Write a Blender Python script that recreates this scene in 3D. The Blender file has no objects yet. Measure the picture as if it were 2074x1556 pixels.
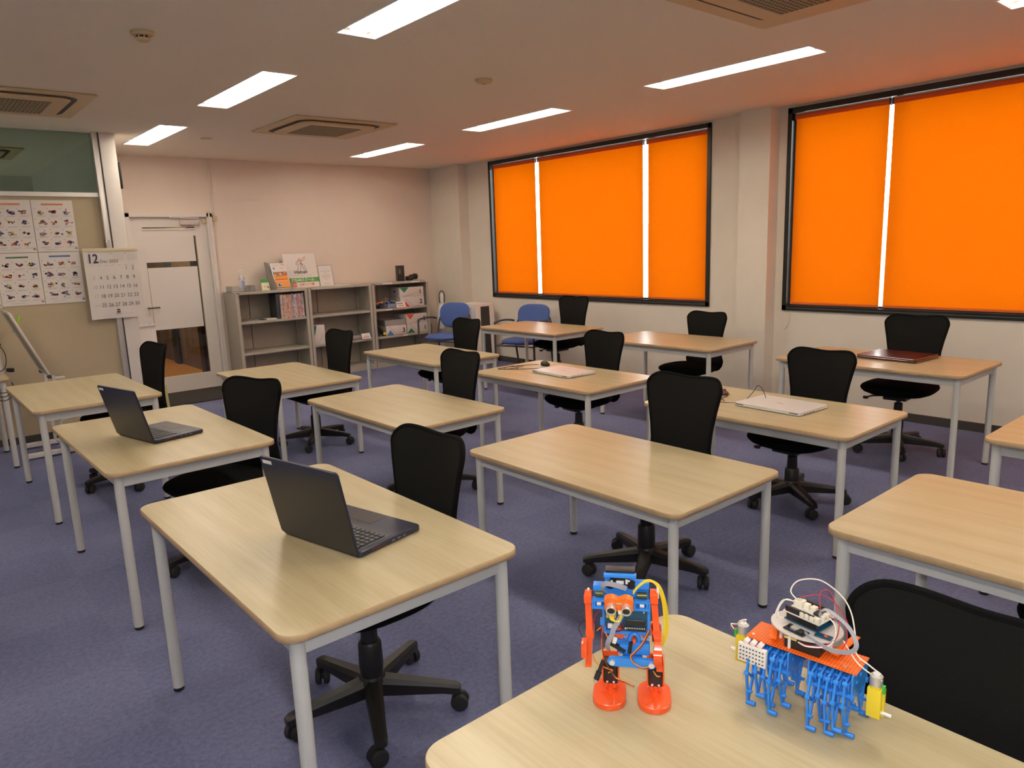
import bpy, bmesh, math, random
from mathutils import Vector, Matrix, noise
sc = bpy.context.scene
COL = sc.collection
PI = math.pi

# ------------------------------------------------------------------ camera
W, H = 2074, 1556
FPX = 1466.0
cam_d = bpy.data.cameras.new('camera')
cam_d.sensor_fit = 'HORIZONTAL'; cam_d.sensor_width = 36.0
cam_d.lens = FPX / W * 36.0
cam_d.clip_start = 0.02; cam_d.clip_end = 200
cam = bpy.data.objects.new('camera', cam_d); COL.objects.link(cam)
F_ = Vector((0.63369459, 0.75051679, -0.18749857))
R_ = Vector((0.75914799, -0.64993161, -0.03582217))
U_ = Vector((0.14874639, 0.11963885, 0.98161146))
cam.matrix_world = Matrix(((R_.x, U_.x, -F_.x, 0), (R_.y, U_.y, -F_.y, 0), (R_.z, U_.z, -F_.z, 1.5406), (0, 0, 0, 1)))
sc.camera = cam

# ------------------------------------------------------------------ world, view, lights outside
sc.view_settings.view_transform = 'Standard'
sc.view_settings.look = 'None'
sc.view_settings.gamma = 1.0
sc.view_settings.use_curve_mapping = False
sc.view_settings.exposure = 1.05
sc.cycles.use_denoising = True
sc.cycles.max_bounces = 8
sc.cycles.diffuse_bounces = 4
sc.cycles.transparent_max_bounces = 16
sc.cycles.sample_clamp_indirect = 6.0
SKY = 6.0
TUBE = 21.0
wd = bpy.data.worlds.new('overcast_sky'); sc.world = wd; wd.use_nodes = True
bg = wd.node_tree.nodes['Background']
bg.inputs[0].default_value = (0.95, 0.98, 1.0, 1); bg.inputs[1].default_value = SKY

# the camera's own flash, just right of and above the lens
fl = bpy.data.lights.new('camera_flash', 'POINT'); fl.energy = 20.0; fl.shadow_soft_size = 0.012; fl.color = (.90, 0.95, 1.0)
flo = bpy.data.objects.new('camera_flash', fl); COL.objects.link(flo)
flo.location = Vector((0, 0, 1.5406)) + R_ * 0.055 + U_ * 0.045 - F_ * 0.01
# fill light added to brighten the corridor behind the glazed door, no fitting
cl = bpy.data.lights.new('corridor_fill', 'AREA'); cl.energy = 30; cl.size = 0.6; cl.color = (1, .85, .6)
clo = bpy.data.objects.new('corridor_fill', cl); COL.objects.link(clo); clo.location = (2.5, 10.6, 2.6)

# ------------------------------------------------------------------ materials
MATS = {}
def mat(name, col, rough=0.5, metal=0.0, var=0.0, vscale=20.0, bump=0.0, bscale=200.0, spec=0.5, coat=0.0, alpha=1.0, emit=None, trans=0.0, sheen=0.0):
    if name in MATS: return MATS[name]
    m = bpy.data.materials.new(name); m.use_nodes = True; MATS[name] = m
    nt = m.node_tree; b = nt.nodes['Principled BSDF']
    b.inputs['Base Color'].default_value = (*col, 1); b.inputs['Roughness'].default_value = rough
    b.inputs['Metallic'].default_value = metal; b.inputs['Specular IOR Level'].default_value = spec
    b.inputs['Coat Weight'].default_value = coat; b.inputs['Coat Roughness'].default_value = 0.15
    b.inputs['Alpha'].default_value = alpha; b.inputs['Transmission Weight'].default_value = trans
    b.inputs['Sheen Weight'].default_value = sheen
    if emit: b.inputs['Emission Color'].default_value = (*emit[0], 1); b.inputs['Emission Strength'].default_value = emit[1]
    tc = nt.nodes.new('ShaderNodeTexCoord')
    n = nt.nodes.new('ShaderNodeTexNoise'); n.inputs['Scale'].default_value = vscale; n.inputs['Detail'].default_value = 3
    nt.links.new(tc.outputs['Object'], n.inputs['Vector'])
    if var > 0:
        mx = nt.nodes.new('ShaderNodeMix'); mx.data_type = 'RGBA'
        mx.inputs[6].default_value = (*[c * (1 - var) for c in col], 1); mx.inputs[7].default_value = (*[min(1, c * (1 + var)) for c in col], 1)
        nt.links.new(n.outputs['Fac'], mx.inputs[0]); nt.links.new(mx.outputs[2], b.inputs['Base Color'])
    if bump > 0:
        n2 = nt.nodes.new('ShaderNodeTexNoise'); n2.inputs['Scale'].default_value = bscale; n2.inputs['Detail'].default_value = 2
        nt.links.new(tc.outputs['Object'], n2.inputs['Vector'])
        bp = nt.nodes.new('ShaderNodeBump'); bp.inputs['Strength'].default_value = bump; bp.inputs['Distance'].default_value = 0.004
        nt.links.new(n2.outputs['Fac'], bp.inputs['Height']); nt.links.new(bp.outputs[0], b.inputs['Normal'])
    return m

def wood_mat():
    m = mat('maple_laminate', (.60, .47, .30), 0.34, spec=0.5)
    nt = m.node_tree; b = nt.nodes['Principled BSDF']; L = nt.links
    tc = nt.nodes.new('ShaderNodeTexCoord'); oi = nt.nodes.new('ShaderNodeObjectInfo')
    ad = nt.nodes.new('ShaderNodeVectorMath'); ad.operation = 'MULTIPLY_ADD'
    ad.inputs[1].default_value = (1, 1, 1)
    sm = nt.nodes.new('ShaderNodeVectorMath'); sm.operation = 'SCALE'; sm.inputs[0].default_value = (7, 3, 1)
    L.new(oi.outputs['Random'], sm.inputs['Scale'])
    L.new(tc.outputs['Object'], ad.inputs[0]); L.new(sm.outputs[0], ad.inputs[2])
    mp = nt.nodes.new('ShaderNodeMapping'); mp.inputs['Scale'].default_value = (9, 1.1, 1)
    L.new(ad.outputs[0], mp.inputs[0])
    n1 = nt.nodes.new('ShaderNodeTexNoise'); n1.inputs['Scale'].default_value = 1.0; n1.inputs['Detail'].default_value = 5; n1.inputs['Distortion'].default_value = 0.6
    L.new(mp.outputs[0], n1.inputs['Vector'])
    mp2 = nt.nodes.new('ShaderNodeMapping'); mp2.inputs['Scale'].default_value = (110, 5, 1)
    L.new(ad.outputs[0], mp2.inputs[0])
    n2 = nt.nodes.new('ShaderNodeTexNoise'); n2.inputs['Scale'].default_value = 1.0; n2.inputs['Detail'].default_value = 4
    L.new(mp2.outputs[0], n2.inputs['Vector'])
    wv = nt.nodes.new('ShaderNodeTexWave'); wv.bands_direction = 'X'; wv.inputs['Scale'].default_value = 0.35; wv.inputs['Distortion'].default_value = 9; wv.inputs['Detail'].default_value = 2; wv.inputs['Detail Scale'].default_value = 0.7
    L.new(mp.outputs[0], wv.inputs['Vector'])
    cr = nt.nodes.new('ShaderNodeValToRGB')
    cr.color_ramp.elements[0].position = .35; cr.color_ramp.elements[0].color = (.390, .315, .180, 1)
    cr.color_ramp.elements[1].position = .66; cr.color_ramp.elements[1].color = (.485, .415, .262, 1)
    m1 = nt.nodes.new('ShaderNodeMath'); m1.operation = 'MULTIPLY_ADD'; m1.inputs[1].default_value = .40; 
    m2 = nt.nodes.new('ShaderNodeMath'); m2.operation = 'MULTIPLY_ADD'; m2.inputs[1].default_value = .10
    m3 = nt.nodes.new('ShaderNodeMath'); m3.operation = 'MULTIPLY'; m3.inputs[1].default_value = .52
    L.new(n1.outputs['Fac'], m3.inputs[0]); L.new(m3.outputs[0], m2.inputs[2]); L.new(wv.outputs['Fac'], m2.inputs[0])
    L.new(m2.outputs[0], m1.inputs[2]); L.new(n2.outputs['Fac'], m1.inputs[0]); L.new(m1.outputs[0], cr.inputs[0])
    L.new(cr.outputs[0], b.inputs['Base Color'])
    b.inputs['Roughness'].default_value = 0.33
    return m
def carpet_mat():
    m = mat('blue_purple_carpet', (.1, .1, .18), 0.95, spec=0.1, sheen=0.0)
    nt = m.node_tree; b = nt.nodes['Principled BSDF']; L = nt.links
    tc = nt.nodes.new('ShaderNodeTexCoord')
    def noi(s, d):
        n = nt.nodes.new('ShaderNodeTexNoise'); n.inputs['Scale'].default_value = s; n.inputs['Detail'].default_value = d
        L.new(tc.outputs['Object'], n.inputs['Vector']); return n
    n1 = noi(260, 3); n2 = noi(55, 4); n3 = noi(1.6, 3)
    ck = nt.nodes.new('ShaderNodeTexChecker'); ck.inputs['Scale'].default_value = 2.0
    ck.inputs[1].default_value = (1, 1, 1, 1); ck.inputs[2].default_value = (.93, .93, .95, 1)
    L.new(tc.outputs['Object'], ck.inputs['Vector'])
    a = nt.nodes.new('ShaderNodeMath'); a.operation = 'MULTIPLY_ADD'; a.inputs[1].default_value = .5
    a2 = nt.nodes.new('ShaderNodeMath'); a2.operation = 'MULTIPLY_ADD'; a2.inputs[1].default_value = .3
    a3 = nt.nodes.new('ShaderNodeMath'); a3.operation = 'MULTIPLY'; a3.inputs[1].default_value = .2
    L.new(n3.outputs['Fac'], a3.inputs[0]); L.new(a3.outputs[0], a2.inputs[2]); L.new(n2.outputs['Fac'], a2.inputs[0])
    L.new(a2.outputs[0], a.inputs[2]); L.new(n1.outputs['Fac'], a.inputs[0])
    cr = nt.nodes.new('ShaderNodeValToRGB')
    cr.color_ramp.elements[0].position = .38; cr.color_ramp.elements[0].color = (.095, .108, .205, 1)
    cr.color_ramp.elements[1].position = .62; cr.color_ramp.elements[1].color = (.19, .205, .34, 1)
    L.new(a.outputs[0], cr.inputs[0])
    mx = nt.nodes.new('ShaderNodeMix'); mx.data_type = 'RGBA'; mx.blend_type = 'MULTIPLY'; mx.inputs[0].default_value = 1
    L.new(cr.outputs[0], mx.inputs[6]); L.new(ck.outputs[0], mx.inputs[7]); L.new(mx.outputs[2], b.inputs['Base Color'])
    bp = nt.nodes.new('ShaderNodeBump'); bp.inputs['Strength'].default_value = .5; bp.inputs['Distance'].default_value = .004
    L.new(n1.outputs['Fac'], bp.inputs['Height']); L.new(bp.outputs[0], b.inputs['Normal'])
    return m
def blind_mat():
    m = bpy.data.materials.new('orange_blind_fabric'); m.use_nodes = True; nt = m.node_tree; L = nt.links
    nt.nodes.remove(nt.nodes['Principled BSDF']); out = nt.nodes['Material Output']
    d = nt.nodes.new('ShaderNodeBsdfDiffuse'); d.inputs[0].default_value = (.60, .13, .012, 1)
    t = nt.nodes.new('ShaderNodeBsdfTranslucent'); t.inputs[0].default_value = (.62, .088, .003, 1)
    n = nt.nodes.new('ShaderNodeTexNoise'); n.inputs['Scale'].default_value = 300; tc = nt.nodes.new('ShaderNodeTexCoord')
    L.new(tc.outputs['Object'], n.inputs['Vector'])
    mx = nt.nodes.new('ShaderNodeMix'); mx.data_type = 'RGBA'; mx.inputs[6].default_value = (.64, .28, .014, 1); mx.inputs[7].default_value = (.70, .31, .018, 1)
    L.new(n.outputs['Fac'], mx.inputs[0]); L.new(mx.outputs[2], t.inputs[0])
    s = nt.nodes.new('ShaderNodeMixShader'); s.inputs[0].default_value = .62
    L.new(d.outputs[0], s.inputs[1]); L.new(t.outputs[0], s.inputs[2]); L.new(s.outputs[0], out.inputs[0])
    return m
def glass_mat(name, tint=(1, 1, 1), refl=0.08, k=.5):
    m = bpy.data.materials.new(name); m.use_nodes = True; nt = m.node_tree; L = nt.links
    nt.nodes.remove(nt.nodes['Principled BSDF']); out = nt.nodes['Material Output']
    t = nt.nodes.new('ShaderNodeBsdfTransparent'); t.inputs[0].default_value = (*tint, 1)
    g = nt.nodes.new('ShaderNodeBsdfGlossy'); g.inputs['Roughness'].default_value = .03
    lw = nt.nodes.new('ShaderNodeLayerWeight'); lw.inputs[0].default_value = .25
    mm = nt.nodes.new('ShaderNodeMath'); mm.operation = 'MULTIPLY_ADD'; mm.inputs[1].default_value = k; mm.inputs[2].default_value = refl * .5
    L.new(lw.outputs['Fresnel'], mm.inputs[0])
    s = nt.nodes.new('ShaderNodeMixShader'); L.new(mm.outputs[0], s.inputs[0]); L.new(t.outputs[0], s.inputs[1]); L.new(g.outputs[0], s.inputs[2])
    L.new(s.outputs[0], out.inputs[0]); return m

M_wood = wood_mat(); M_carpet = carpet_mat(); M_blind = blind_mat()
M_edge = mat('tan_edge_band', (.47, .335, .185), .45, var=.12, vscale=60)
M_leg = mat('pale_grey_metal_paint', (.60, .61, .59), .35, var=.03)
M_wall = mat('cream_wallpaper', (.76, .70, .61), .85, var=.04, vscale=8, bump=.15, bscale=350)
M_wallb = mat('pinkish_cream_wallpaper', (.76, .655, .57), .85, var=.03, vscale=6, bump=.15, bscale=350)
M_ceil = mat('speckled_ceiling_board', (.84, .755, .63), .9, var=.06, vscale=140, bump=.35, bscale=140)
M_base = mat('dark_brown_baseboard', (.055, .047, .042), .6, var=.1)
M_black = mat('black_plastic', (.011, .010, .010), .42, var=.1, vscale=40)
M_blackf = mat('black_mesh_fabric', (.0085, .0085, .008), .9, spec=.15, bump=.5, bscale=900, var=.25, vscale=500)
M_blackseat = mat('black_seat_fabric', (.006, .006, .006), .95, spec=.08, bump=.4, bscale=700)
M_rubber = mat('black_rubber', (.015, .014, .016), .7)
M_frame = mat('black_window_frame', (.012, .012, .012), .35)
M_frameg = mat('dark_grey_window_frame', (.10, .12, .115), .4)
M_cream = mat('aged_cream_plastic', (.62, .47, .27), .5, var=.04)
M_creamin = mat('cream_grille_plastic', (.36, .29, .17), .6)
M_dark = mat('dark_vent_slot', (.035, .025, .022), .6)
M_white = mat('white_paint', (.74, .70, .66), .5, var=.02)
M_whitep = mat('white_plastic', (.78, .76, .74), .35)
M_refl = mat('white_reflector', (.9, .9, .88), .4)
M_tube = mat('fluorescent_tube', (1, 1, 1), .3, emit=((1.0, .875, .72), TUBE))
M_paper = mat('white_paper', (.74, .70, .67), .8)
M_shelf = mat('grey_beige_steel', (.40, .375, .32), .4, var=.03)
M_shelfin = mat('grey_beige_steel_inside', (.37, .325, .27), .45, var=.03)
M_part = mat('beige_partition_fabric', (.46, .385, .265), .9, var=.08, vscale=250, bump=.2, bscale=500)
M_alu = mat('brushed_aluminium', (.62, .60, .58), .35, metal=.6)
M_glassw = glass_mat('window_glass', (.96, .99, .98)); M_glassd = glass_mat('door_glass', (.80, .76, .68), .15)
M_glassp = glass_mat('greenish_partition_glass', (.62, .68, .60), .0, .02)
M_clear = glass_mat('clear_acrylic', (.93, .94, .95), .3)
M_blue = mat('blue_upholstery', (.058, .11, .33), .85, var=.08, vscale=300, bump=.3, bscale=600)
M_gun = mat('dark_grey_tube', (.085, .075, .075), .35, metal=.3)
M_navy = mat('navy_laptop_shell', (.016, .020, .042), .30, spec=.4)
M_navy2 = mat('dark_grey_lid_film', (.030, .029, .029), .30, spec=.35)
M_key = mat('dark_grey_keys', (.035, .036, .045), .45)
M_silver = mat('silver_laptop_shell', (.70, .68, .68), .35, metal=.15)
M_sildark = mat('grey_laptop_port', (.12, .12, .13), .4)
M_wine = mat('dark_red_laptop_lid', (.085, .010, .008), .3, coat=.5)
M_red = mat('orange_red_3d_print_plastic', (.86, .095, .015), .28, coat=.35)
M_bluep = mat('bright_blue_plastic', (.028, .24, .78), .32, coat=.2)
M_orange = mat('orange_plastic', (.92, .16, .008), .38)
M_yel = mat('yellow_plastic', (.80, .62, .035), .4)
M_ywire = mat('yellow_wire', (.78, .58, .02), .45)
M_owire = mat('orange_wire', (.75, .23, .01), .45)
M_bwire = mat('brown_wire', (.14, .03, .015), .45)
M_rwire = mat('crimson_wire', (.45, .015, .05), .45)
M_wwire = mat('white_wire', (.82, .78, .70), .45)
M_kwire = mat('black_cable', (.012, .012, .012), .5)
M_ribbon = mat('grey_ribbon_cable', (.33, .34, .40), .5)
M_pcb = mat('dark_blue_circuit_board', (.012, .07, .13), .35, var=.3, vscale=200)
M_chip = mat('black_chip', (.012, .012, .014), .35)
M_pin = mat('silver_pin', (.75, .74, .70), .3, metal=.7)
M_gold = mat('tan_card', (.52, .38, .18), .6)
M_disc = mat('frosted_acrylic_disc', (.58, .53, .50), .3, spec=.6)
M_conn = mat('cream_connector', (.80, .74, .60), .5)
M_grn = mat('green_print', (.07, .30, .06), .6)
M_dkgrn = mat('dark_green_print', (.02, .20, .10), .6)
M_inkk = mat('black_ink', (.02, .02, .025), .7); M_inkn = mat('navy_ink', (.035, .035, .085), .7)
M_inkg = mat('grey_ink', (.30, .28, .27), .8); M_inkl = mat('pale_grey_ink', (.52, .49, .46), .8)
M_inko = mat('orange_ink', (.62, .22, .08), .7); M_inkr = mat('red_ink', (.66, .07, .03), .7)
M_inkb = mat('blue_ink', (.08, .19, .45), .7); M_inkp = mat('plum_ink', (.16, .05, .10), .7); M_inky = mat('yellow_ink', (.72, .50, .10), .7)
M_grntext = mat('muted_green_ink', (.12, .22, .13), .7)
M_lime = mat('lime_green_plastic', (.32, .62, .02), .5)
M_ochre = mat('ochre_corridor_floor', (.42, .20, .03), .35, var=.08)
M_cwall = mat('brown_grey_corridor_wall', (.16, .12, .085), .7, var=.2, vscale=5)
M_mat = mat('dark_doormat', (.022, .021, .020), .95, bump=.5, bscale=400)
M_mask = mat('satin_aluminium_screen', (.5, .5, .5), .3)
M_tile = mat('beige_outside_tile', (.55, .46, .36), .8, var=.15, vscale=3)
M_tiled = mat('grey_outside_panel', (.28, .27, .26), .6)

# ------------------------------------------------------------------ mesh builder
class MB:
    def __init__(s): s.v = []; s.f = []; s.m = []; s.mats = []; s.T = Matrix.Identity(4)
    def mi(s, m):
        if m not in s.mats: s.mats.append(m)
        return s.mats.index(m)
    def add(s, vs, fs, m=None):
        b = len(s.v); i = s.mi(m)
        for v in vs: s.v.append(tuple(s.T @ Vector(v)))
        for f in fs: s.f.append(tuple(b + k for k in f)); s.m.append(i)
    def box(s, c, d, m=None, rot=None, bev=0.0):
        bm = bmesh.new(); bmesh.ops.create_cube(bm, size=1)
        for v in bm.verts: v.co = Vector((v.co.x * d[0], v.co.y * d[1], v.co.z * d[2]))
        if bev > 0: bmesh.ops.bevel(bm, geom=list(bm.edges), offset=min(bev, min(d) * .45), segments=2, affect='EDGES', profile=.6)
        R = Matrix.Identity(4)
        if rot is not None: R = rot if isinstance(rot, Matrix) else Matrix.Rotation(rot, 4, 'Z')
        R = Matrix.Translation(c) @ R.to_4x4()
        bm.verts.index_update()
        s.add([R @ v.co for v in bm.verts], [[v.index for v in f.verts] for f in bm.faces], m); bm.free(); return s
    def cyl(s, p0, p1, r0, r1=None, n=16, m=None, caps=True):
        p0 = Vector(p0); p1 = Vector(p1); r1 = r0 if r1 is None else r1
        a = (p1 - p0).normalized(); x = a.orthogonal().normalized(); y = a.cross(x)
        vs = []
        for p, r in ((p0, r0), (p1, r1)):
            for i in range(n):
                t = 2 * PI * i / n; vs.append(p + x * (r * math.cos(t)) + y * (r * math.sin(t)))
        fs = [(i, (i + 1) % n, n + (i + 1) % n, n + i) for i in range(n)]
        if caps: fs += [tuple(range(n - 1, -1, -1)), tuple(range(n, 2 * n))]
        s.add(vs, fs, m); return s
    def lathe(s, prof, c=(0, 0, 0), n=24, m=None, axis=None):
        vs = []; fs = []
        A = Matrix.Identity(3) if axis is None else Vector((0, 0, 1)).rotation_difference(Vector(axis)).to_matrix()
        c = Vector(c)
        for r, z in prof:
            for i in range(n):
                t = 2 * PI * i / n; vs.append(c + A @ Vector((r * math.cos(t), r * math.sin(t), z)))
        for k in range(len(prof) - 1):
            for i in range(n):
                j = (i + 1) % n; fs.append((k * n + i, k * n + j, (k + 1) * n + j, (k + 1) * n + i))
        fs.append(tuple(range(n - 1, -1, -1))); fs.append(tuple((len(prof) - 1) * n + i for i in range(n)))
        s.add(vs, fs, m); return s
    def tube(s, pts, r, n=8, m=None, smooth=0, flat=None):
        pts = [Vector(p) for p in pts]
        if smooth:
            q = []
            P = [pts[0]] + pts + [pts[-1]]
            for i in range(1, len(P) - 2):
                for k in range(smooth):
                    t = k / smooth; a, b, c, d = P[i - 1], P[i], P[i + 1], P[i + 2]
                    q.append(.5 * ((2 * b) + (c - a) * t + (2 * a - 5 * b + 4 * c - d) * t * t + (3 * b - a - 3 * c + d) * t ** 3))
            q.append(pts[-1]); pts = q
        vs = []; fs = []; x = None; L = len(pts)
        for i, p in enumerate(pts):
            a = (pts[min(i + 1, L - 1)] - pts[max(i - 1, 0)]).normalized()
            if x is None: x = (a.orthogonal() if flat is None else (Vector(flat) - a * Vector(flat).dot(a))).normalized()
            else:
                x = (x - a * x.dot(a))
                x = x.normalized() if x.length > 1e-6 else a.orthogonal().normalized()
            y = a.cross(x)
            if isinstance(r, tuple): rx, ry = r
            elif isinstance(r, list): rx = ry = r[min(i * len(r) // L, len(r) - 1)]
            else: rx = ry = r
            for k in range(n):
                t = 2 * PI * k / n + PI / n; vs.append(p + x * (rx * math.cos(t)) + y * (ry * math.sin(t)))
        for i in range(L - 1):
            for k in range(n):
                j = (k + 1) % n; fs.append((i * n + k, i * n + j, (i + 1) * n + j, (i + 1) * n + k))
        fs.append(tuple(range(n - 1, -1, -1))); fs.append(tuple((L - 1) * n + i for i in range(n)))
        s.add(vs, fs, m); return s
    def prism(s, poly, z0, z1, m=None, me=None, bev=0.0):
        n = len(poly); cx = sum(p[0] for p in poly) / n; cy = sum(p[1] for p in poly) / n
        def ring(k, z):
            return [(cx + (x - cx) * (1 - k), cy + (y - cy) * (1 - k), z) for x, y in poly]
        if bev <= 0: rs = [ring(0, z0), ring(0, z1)]
        else:
            sz = max(max(abs(p[0] - cx), abs(p[1] - cy)) for p in poly); k = bev / sz
            rs = [ring(k, z0), ring(0, z0 + bev), ring(0, z1 - bev), ring(k, z1)]
        vs = [v for r in rs for v in r]; fs = []
        for a in range(len(rs) - 1):
            for i in range(n):
                j = (i + 1) % n; fs.append((a * n + i, a * n + j, (a + 1) * n + j, (a + 1) * n + i))
        s.add(vs, fs, me or m)
        s.add(rs[0][::-1], [tuple(range(n))], me or m); s.add(rs[-1], [tuple(range(n))], m); return s
    def quad(s, a, b, c, d, m=None): s.add([a, b, c, d], [(0, 1, 2, 3)], m); return s
    def text(s, txt, size, T, m, align='LEFT', bold=0.0, depth=0.0, sx=1.0):
        cu = bpy.data.curves.new('t', 'FONT'); cu.body = txt; cu.size = size; cu.align_x = align; cu.extrude = depth; cu.offset = bold; cu.resolution_u = 3
        ob = bpy.data.objects.new('t', cu); COL.objects.link(ob)
        dg = bpy.context.evaluated_depsgraph_get(); me = bpy.data.meshes.new_from_object(ob.evaluated_get(dg))
        S = Matrix.Diagonal((sx, 1, 1, 1))
        s.add([T @ S @ v.co for v in me.vertices], [tuple(p.vertices) for p in me.polygons], m)
        bpy.data.objects.remove(ob); bpy.data.meshes.remove(me); bpy.data.curves.remove(cu); return s
    def obj(s, name, m=None, parent=None, loc=None, label=None, cat=None, group=None, kind=None, sharp=38):
        me = bpy.data.meshes.new(name); me.from_pydata(s.v, [], s.f)
        mats = [(x or m) for x in s.mats]
        for x in mats: me.materials.append(x)
        me.polygons.foreach_set('material_index', s.m)
        bm = bmesh.new(); bm.from_mesh(me)
        bmesh.ops.recalc_face_normals(bm, faces=bm.faces) if len(bm.faces) < 60000 else None
        lim = math.radians(sharp)
        for e in bm.edges:
            e.smooth = len(e.link_faces) == 2 and e.calc_face_angle(9) < lim
        for f in bm.faces: f.smooth = True
        bm.to_mesh(me); bm.free()
        o = bpy.data.objects.new(name, me); COL.objects.link(o)
        if parent: o.parent = parent
        if loc: o.location = loc
        tag(o, label, cat, group, kind); return o

def tag(o, label=None, cat=None, group=None, kind=None):
    if label: o['label'] = label
    if cat: o['category'] = cat
    if group: o['group'] = group
    if kind: o['kind'] = kind
    return o
def empty(name, loc=(0, 0, 0), rz=0.0, label=None, cat=None, group=None, kind=None):
    o = bpy.data.objects.new(name, None); COL.objects.link(o); o.location = loc; o.rotation_euler = (0, 0, rz); o.empty_display_size = .05
    return tag(o, label, cat, group, kind)
KIDS = {}
def kids(o): return [c for c in bpy.data.objects if c.parent == o]
def dup(root, loc, rz=0.0, label=None, group=None):
    r = root.copy(); COL.objects.link(r); r.location = loc; r.rotation_euler = (0, 0, rz)
    if label: r['label'] = label
    if group: r['group'] = group
    for ch in kids(root):
        c = ch.copy(); COL.objects.link(c); c.parent = r
        for g in kids(ch):
            d = g.copy(); COL.objects.link(d); d.parent = c
    return r
def rrect(w, d, r, n=6, cx=0, cy=0):
    P = []
    for sx, sy, a0 in ((1, 1, 0), (-1, 1, 90), (-1, -1, 180), (1, -1, 270)):
        for k in range(n + 1):
            a = math.radians(a0 + 90 * k / n); P.append((cx + sx * (w / 2 - r) + r * math.cos(a), cy + sy * (d / 2 - r) + r * math.sin(a)))
    return P
def XZ(x, y, z, rot=0.0):   # text plane facing -y
    return Matrix.Translation((x, y, z)) @ Matrix.Rotation(rot, 4, 'Y') @ Matrix.Rotation(PI / 2, 4, 'X')
def struct(name, mb, m, label=None, parent=None): return mb.obj(name, m, parent, kind=None if parent else 'structure', label=label)

# ------------------------------------------------------------------ room shell
XW, YB, HC = 6.226, 8.84, 2.65
WT, WB = 2.633, 0.871
XL, YF = -3.2, -3.4
struct('floor', MB().box(((XL + XW) / 2, (YF + YB) / 2, -.05), (XW - XL + .4, YB - YF, .1)), M_carpet)
struct('floor_corridor', MB().box((3.2, 11.12, -.05), (4.0, 4.5, .1)), M_ochre)
struct('floor_office', MB().box((-.82, 10.6, -.051), (3.9, 3.5, .1)), M_carpet)
# ceiling with openings left for the recessed lamps
LX = [-.40, 2.05, 4.50]; LW = .225
LY = [(7.40, 'z'), (5.18, 'z'), (2.96, 'z'), (0.735, 'z'), (-1.485, 'z')]; LL = 1.25
cb = MB(); zc = HC + .05; TK = .1
strips = []
xs = [XL - .2]
for x in LX: xs += [x - LW / 2, x + LW / 2]
xs.append(XW + .3)
Y0, Y1 = YF - .1, 13.4
for i in range(len(xs) - 1):
    if i % 2 == 0: cb.box(((xs[i] + xs[i + 1]) / 2, (Y0 + Y1) / 2, zc), (xs[i + 1] - xs[i], Y1 - Y0, TK))
    else:
        yy = [Y0]
        for y, _ in sorted(LY): yy += [y - LL / 2, y + LL / 2]
        yy.append(Y1)
        for k in range(0, len(yy), 2): cb.box(((xs[i] + xs[i + 1]) / 2, (yy[k] + yy[k + 1]) / 2, zc), (xs[i + 1] - xs[i], yy[k + 1] - yy[k], TK))
struct('ceiling', cb, M_ceil)
# window wall
TH = .16
w = MB()
def wallx(mb, y0, y1, z0, z1): mb.box((XW + TH / 2, (y0 + y1) / 2, (z0 + z1) / 2), (TH, y1 - y0, z1 - z0))
WIN = [(4.259, 7.685), (0.05, 3.470)]
wallx(w, YF, YB + .16, 0, WB); wallx(w, YF, YB + .16, WT, HC + .1)
wallx(w, WIN[0][1], YB + .16, WB, WT); wallx(w, WIN[1][1], WIN[0][0], WB, WT); wallx(w, YF, WIN[1][0], WB, WT)
struct('wall_right', w, M_wall)
struct('wall_pilaster_corner', MB().box((6.148, 8.505, HC / 2), (.157, .67, HC)), M_wall)
struct('wall_pilaster_middle', MB().box((6.148, 3.705, HC / 2), (.157, .305, HC)), M_wall)
# back wall with door opening x 2.05..2.96, z..2.03
DX0, DX1, DZ = 2.045, 2.965, 2.035
b = MB()
b.box(((1.72 + DX0) / 2, YB + .08, HC / 2), (DX0 - 1.72, .16, HC)); b.box(((DX1 + XW) / 2, YB + .08, HC / 2), (XW - DX1, .16, HC)); b.box(((DX0 + DX1) / 2, YB + .08, (DZ + HC) / 2), (DX1 - DX0, .16, HC - DZ))
struct('wall_back', b, M_wallb)
struct('wall_front', MB().box(((XL + XW) / 2, YF - .08, HC / 2), (XW - XL + .4, .16, HC)), M_wall)
struct('wall_left', MB().box((XL - .08, 4.9, HC / 2), (.16, 17, HC)), M_wall)
struct('wall_office_side', MB().box((1.665, 9.45, HC / 2), (.10, 3.95, HC)), M_white)
struct('wall_office_far', MB().box((-.8, 11.48, HC / 2), (5.0, .12, HC)), M_white)
cw = MB(); cw.box((1.77, 11.2, HC / 2), (.1, 4.4, HC)); cw.box((3.4, 13.35, HC / 2), (3.6, .1, HC))
struct('wall_corridor', cw, M_cwall)
struct('wall_corridor_right', MB().box((3.19, 11.2, HC / 2), (.1, 4.4, HC)), M_cwall)
bb = MB(); bb.box((XW - .006, 5.94, .035), (.012, 4.15, .07)); bb.box((XW - .006, 0.05, .035), (.012, 7.0, .07)); bb.box((6.063, 8.505, .035), (.012, .67, .07)); bb.box((6.063, 3.705, .035), (.012, .305, .07))
struct('baseboard_right', bb, M_base)
bb = MB(); bb.box((4.56, YB - .006, .035), (3.02, .012, .07)); struct('baseboard_back', bb, M_base)
struct('trim_1', MB().box((XW - .004, 0, .0), (.001, .001, .001)), M_wall) if False else None

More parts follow.
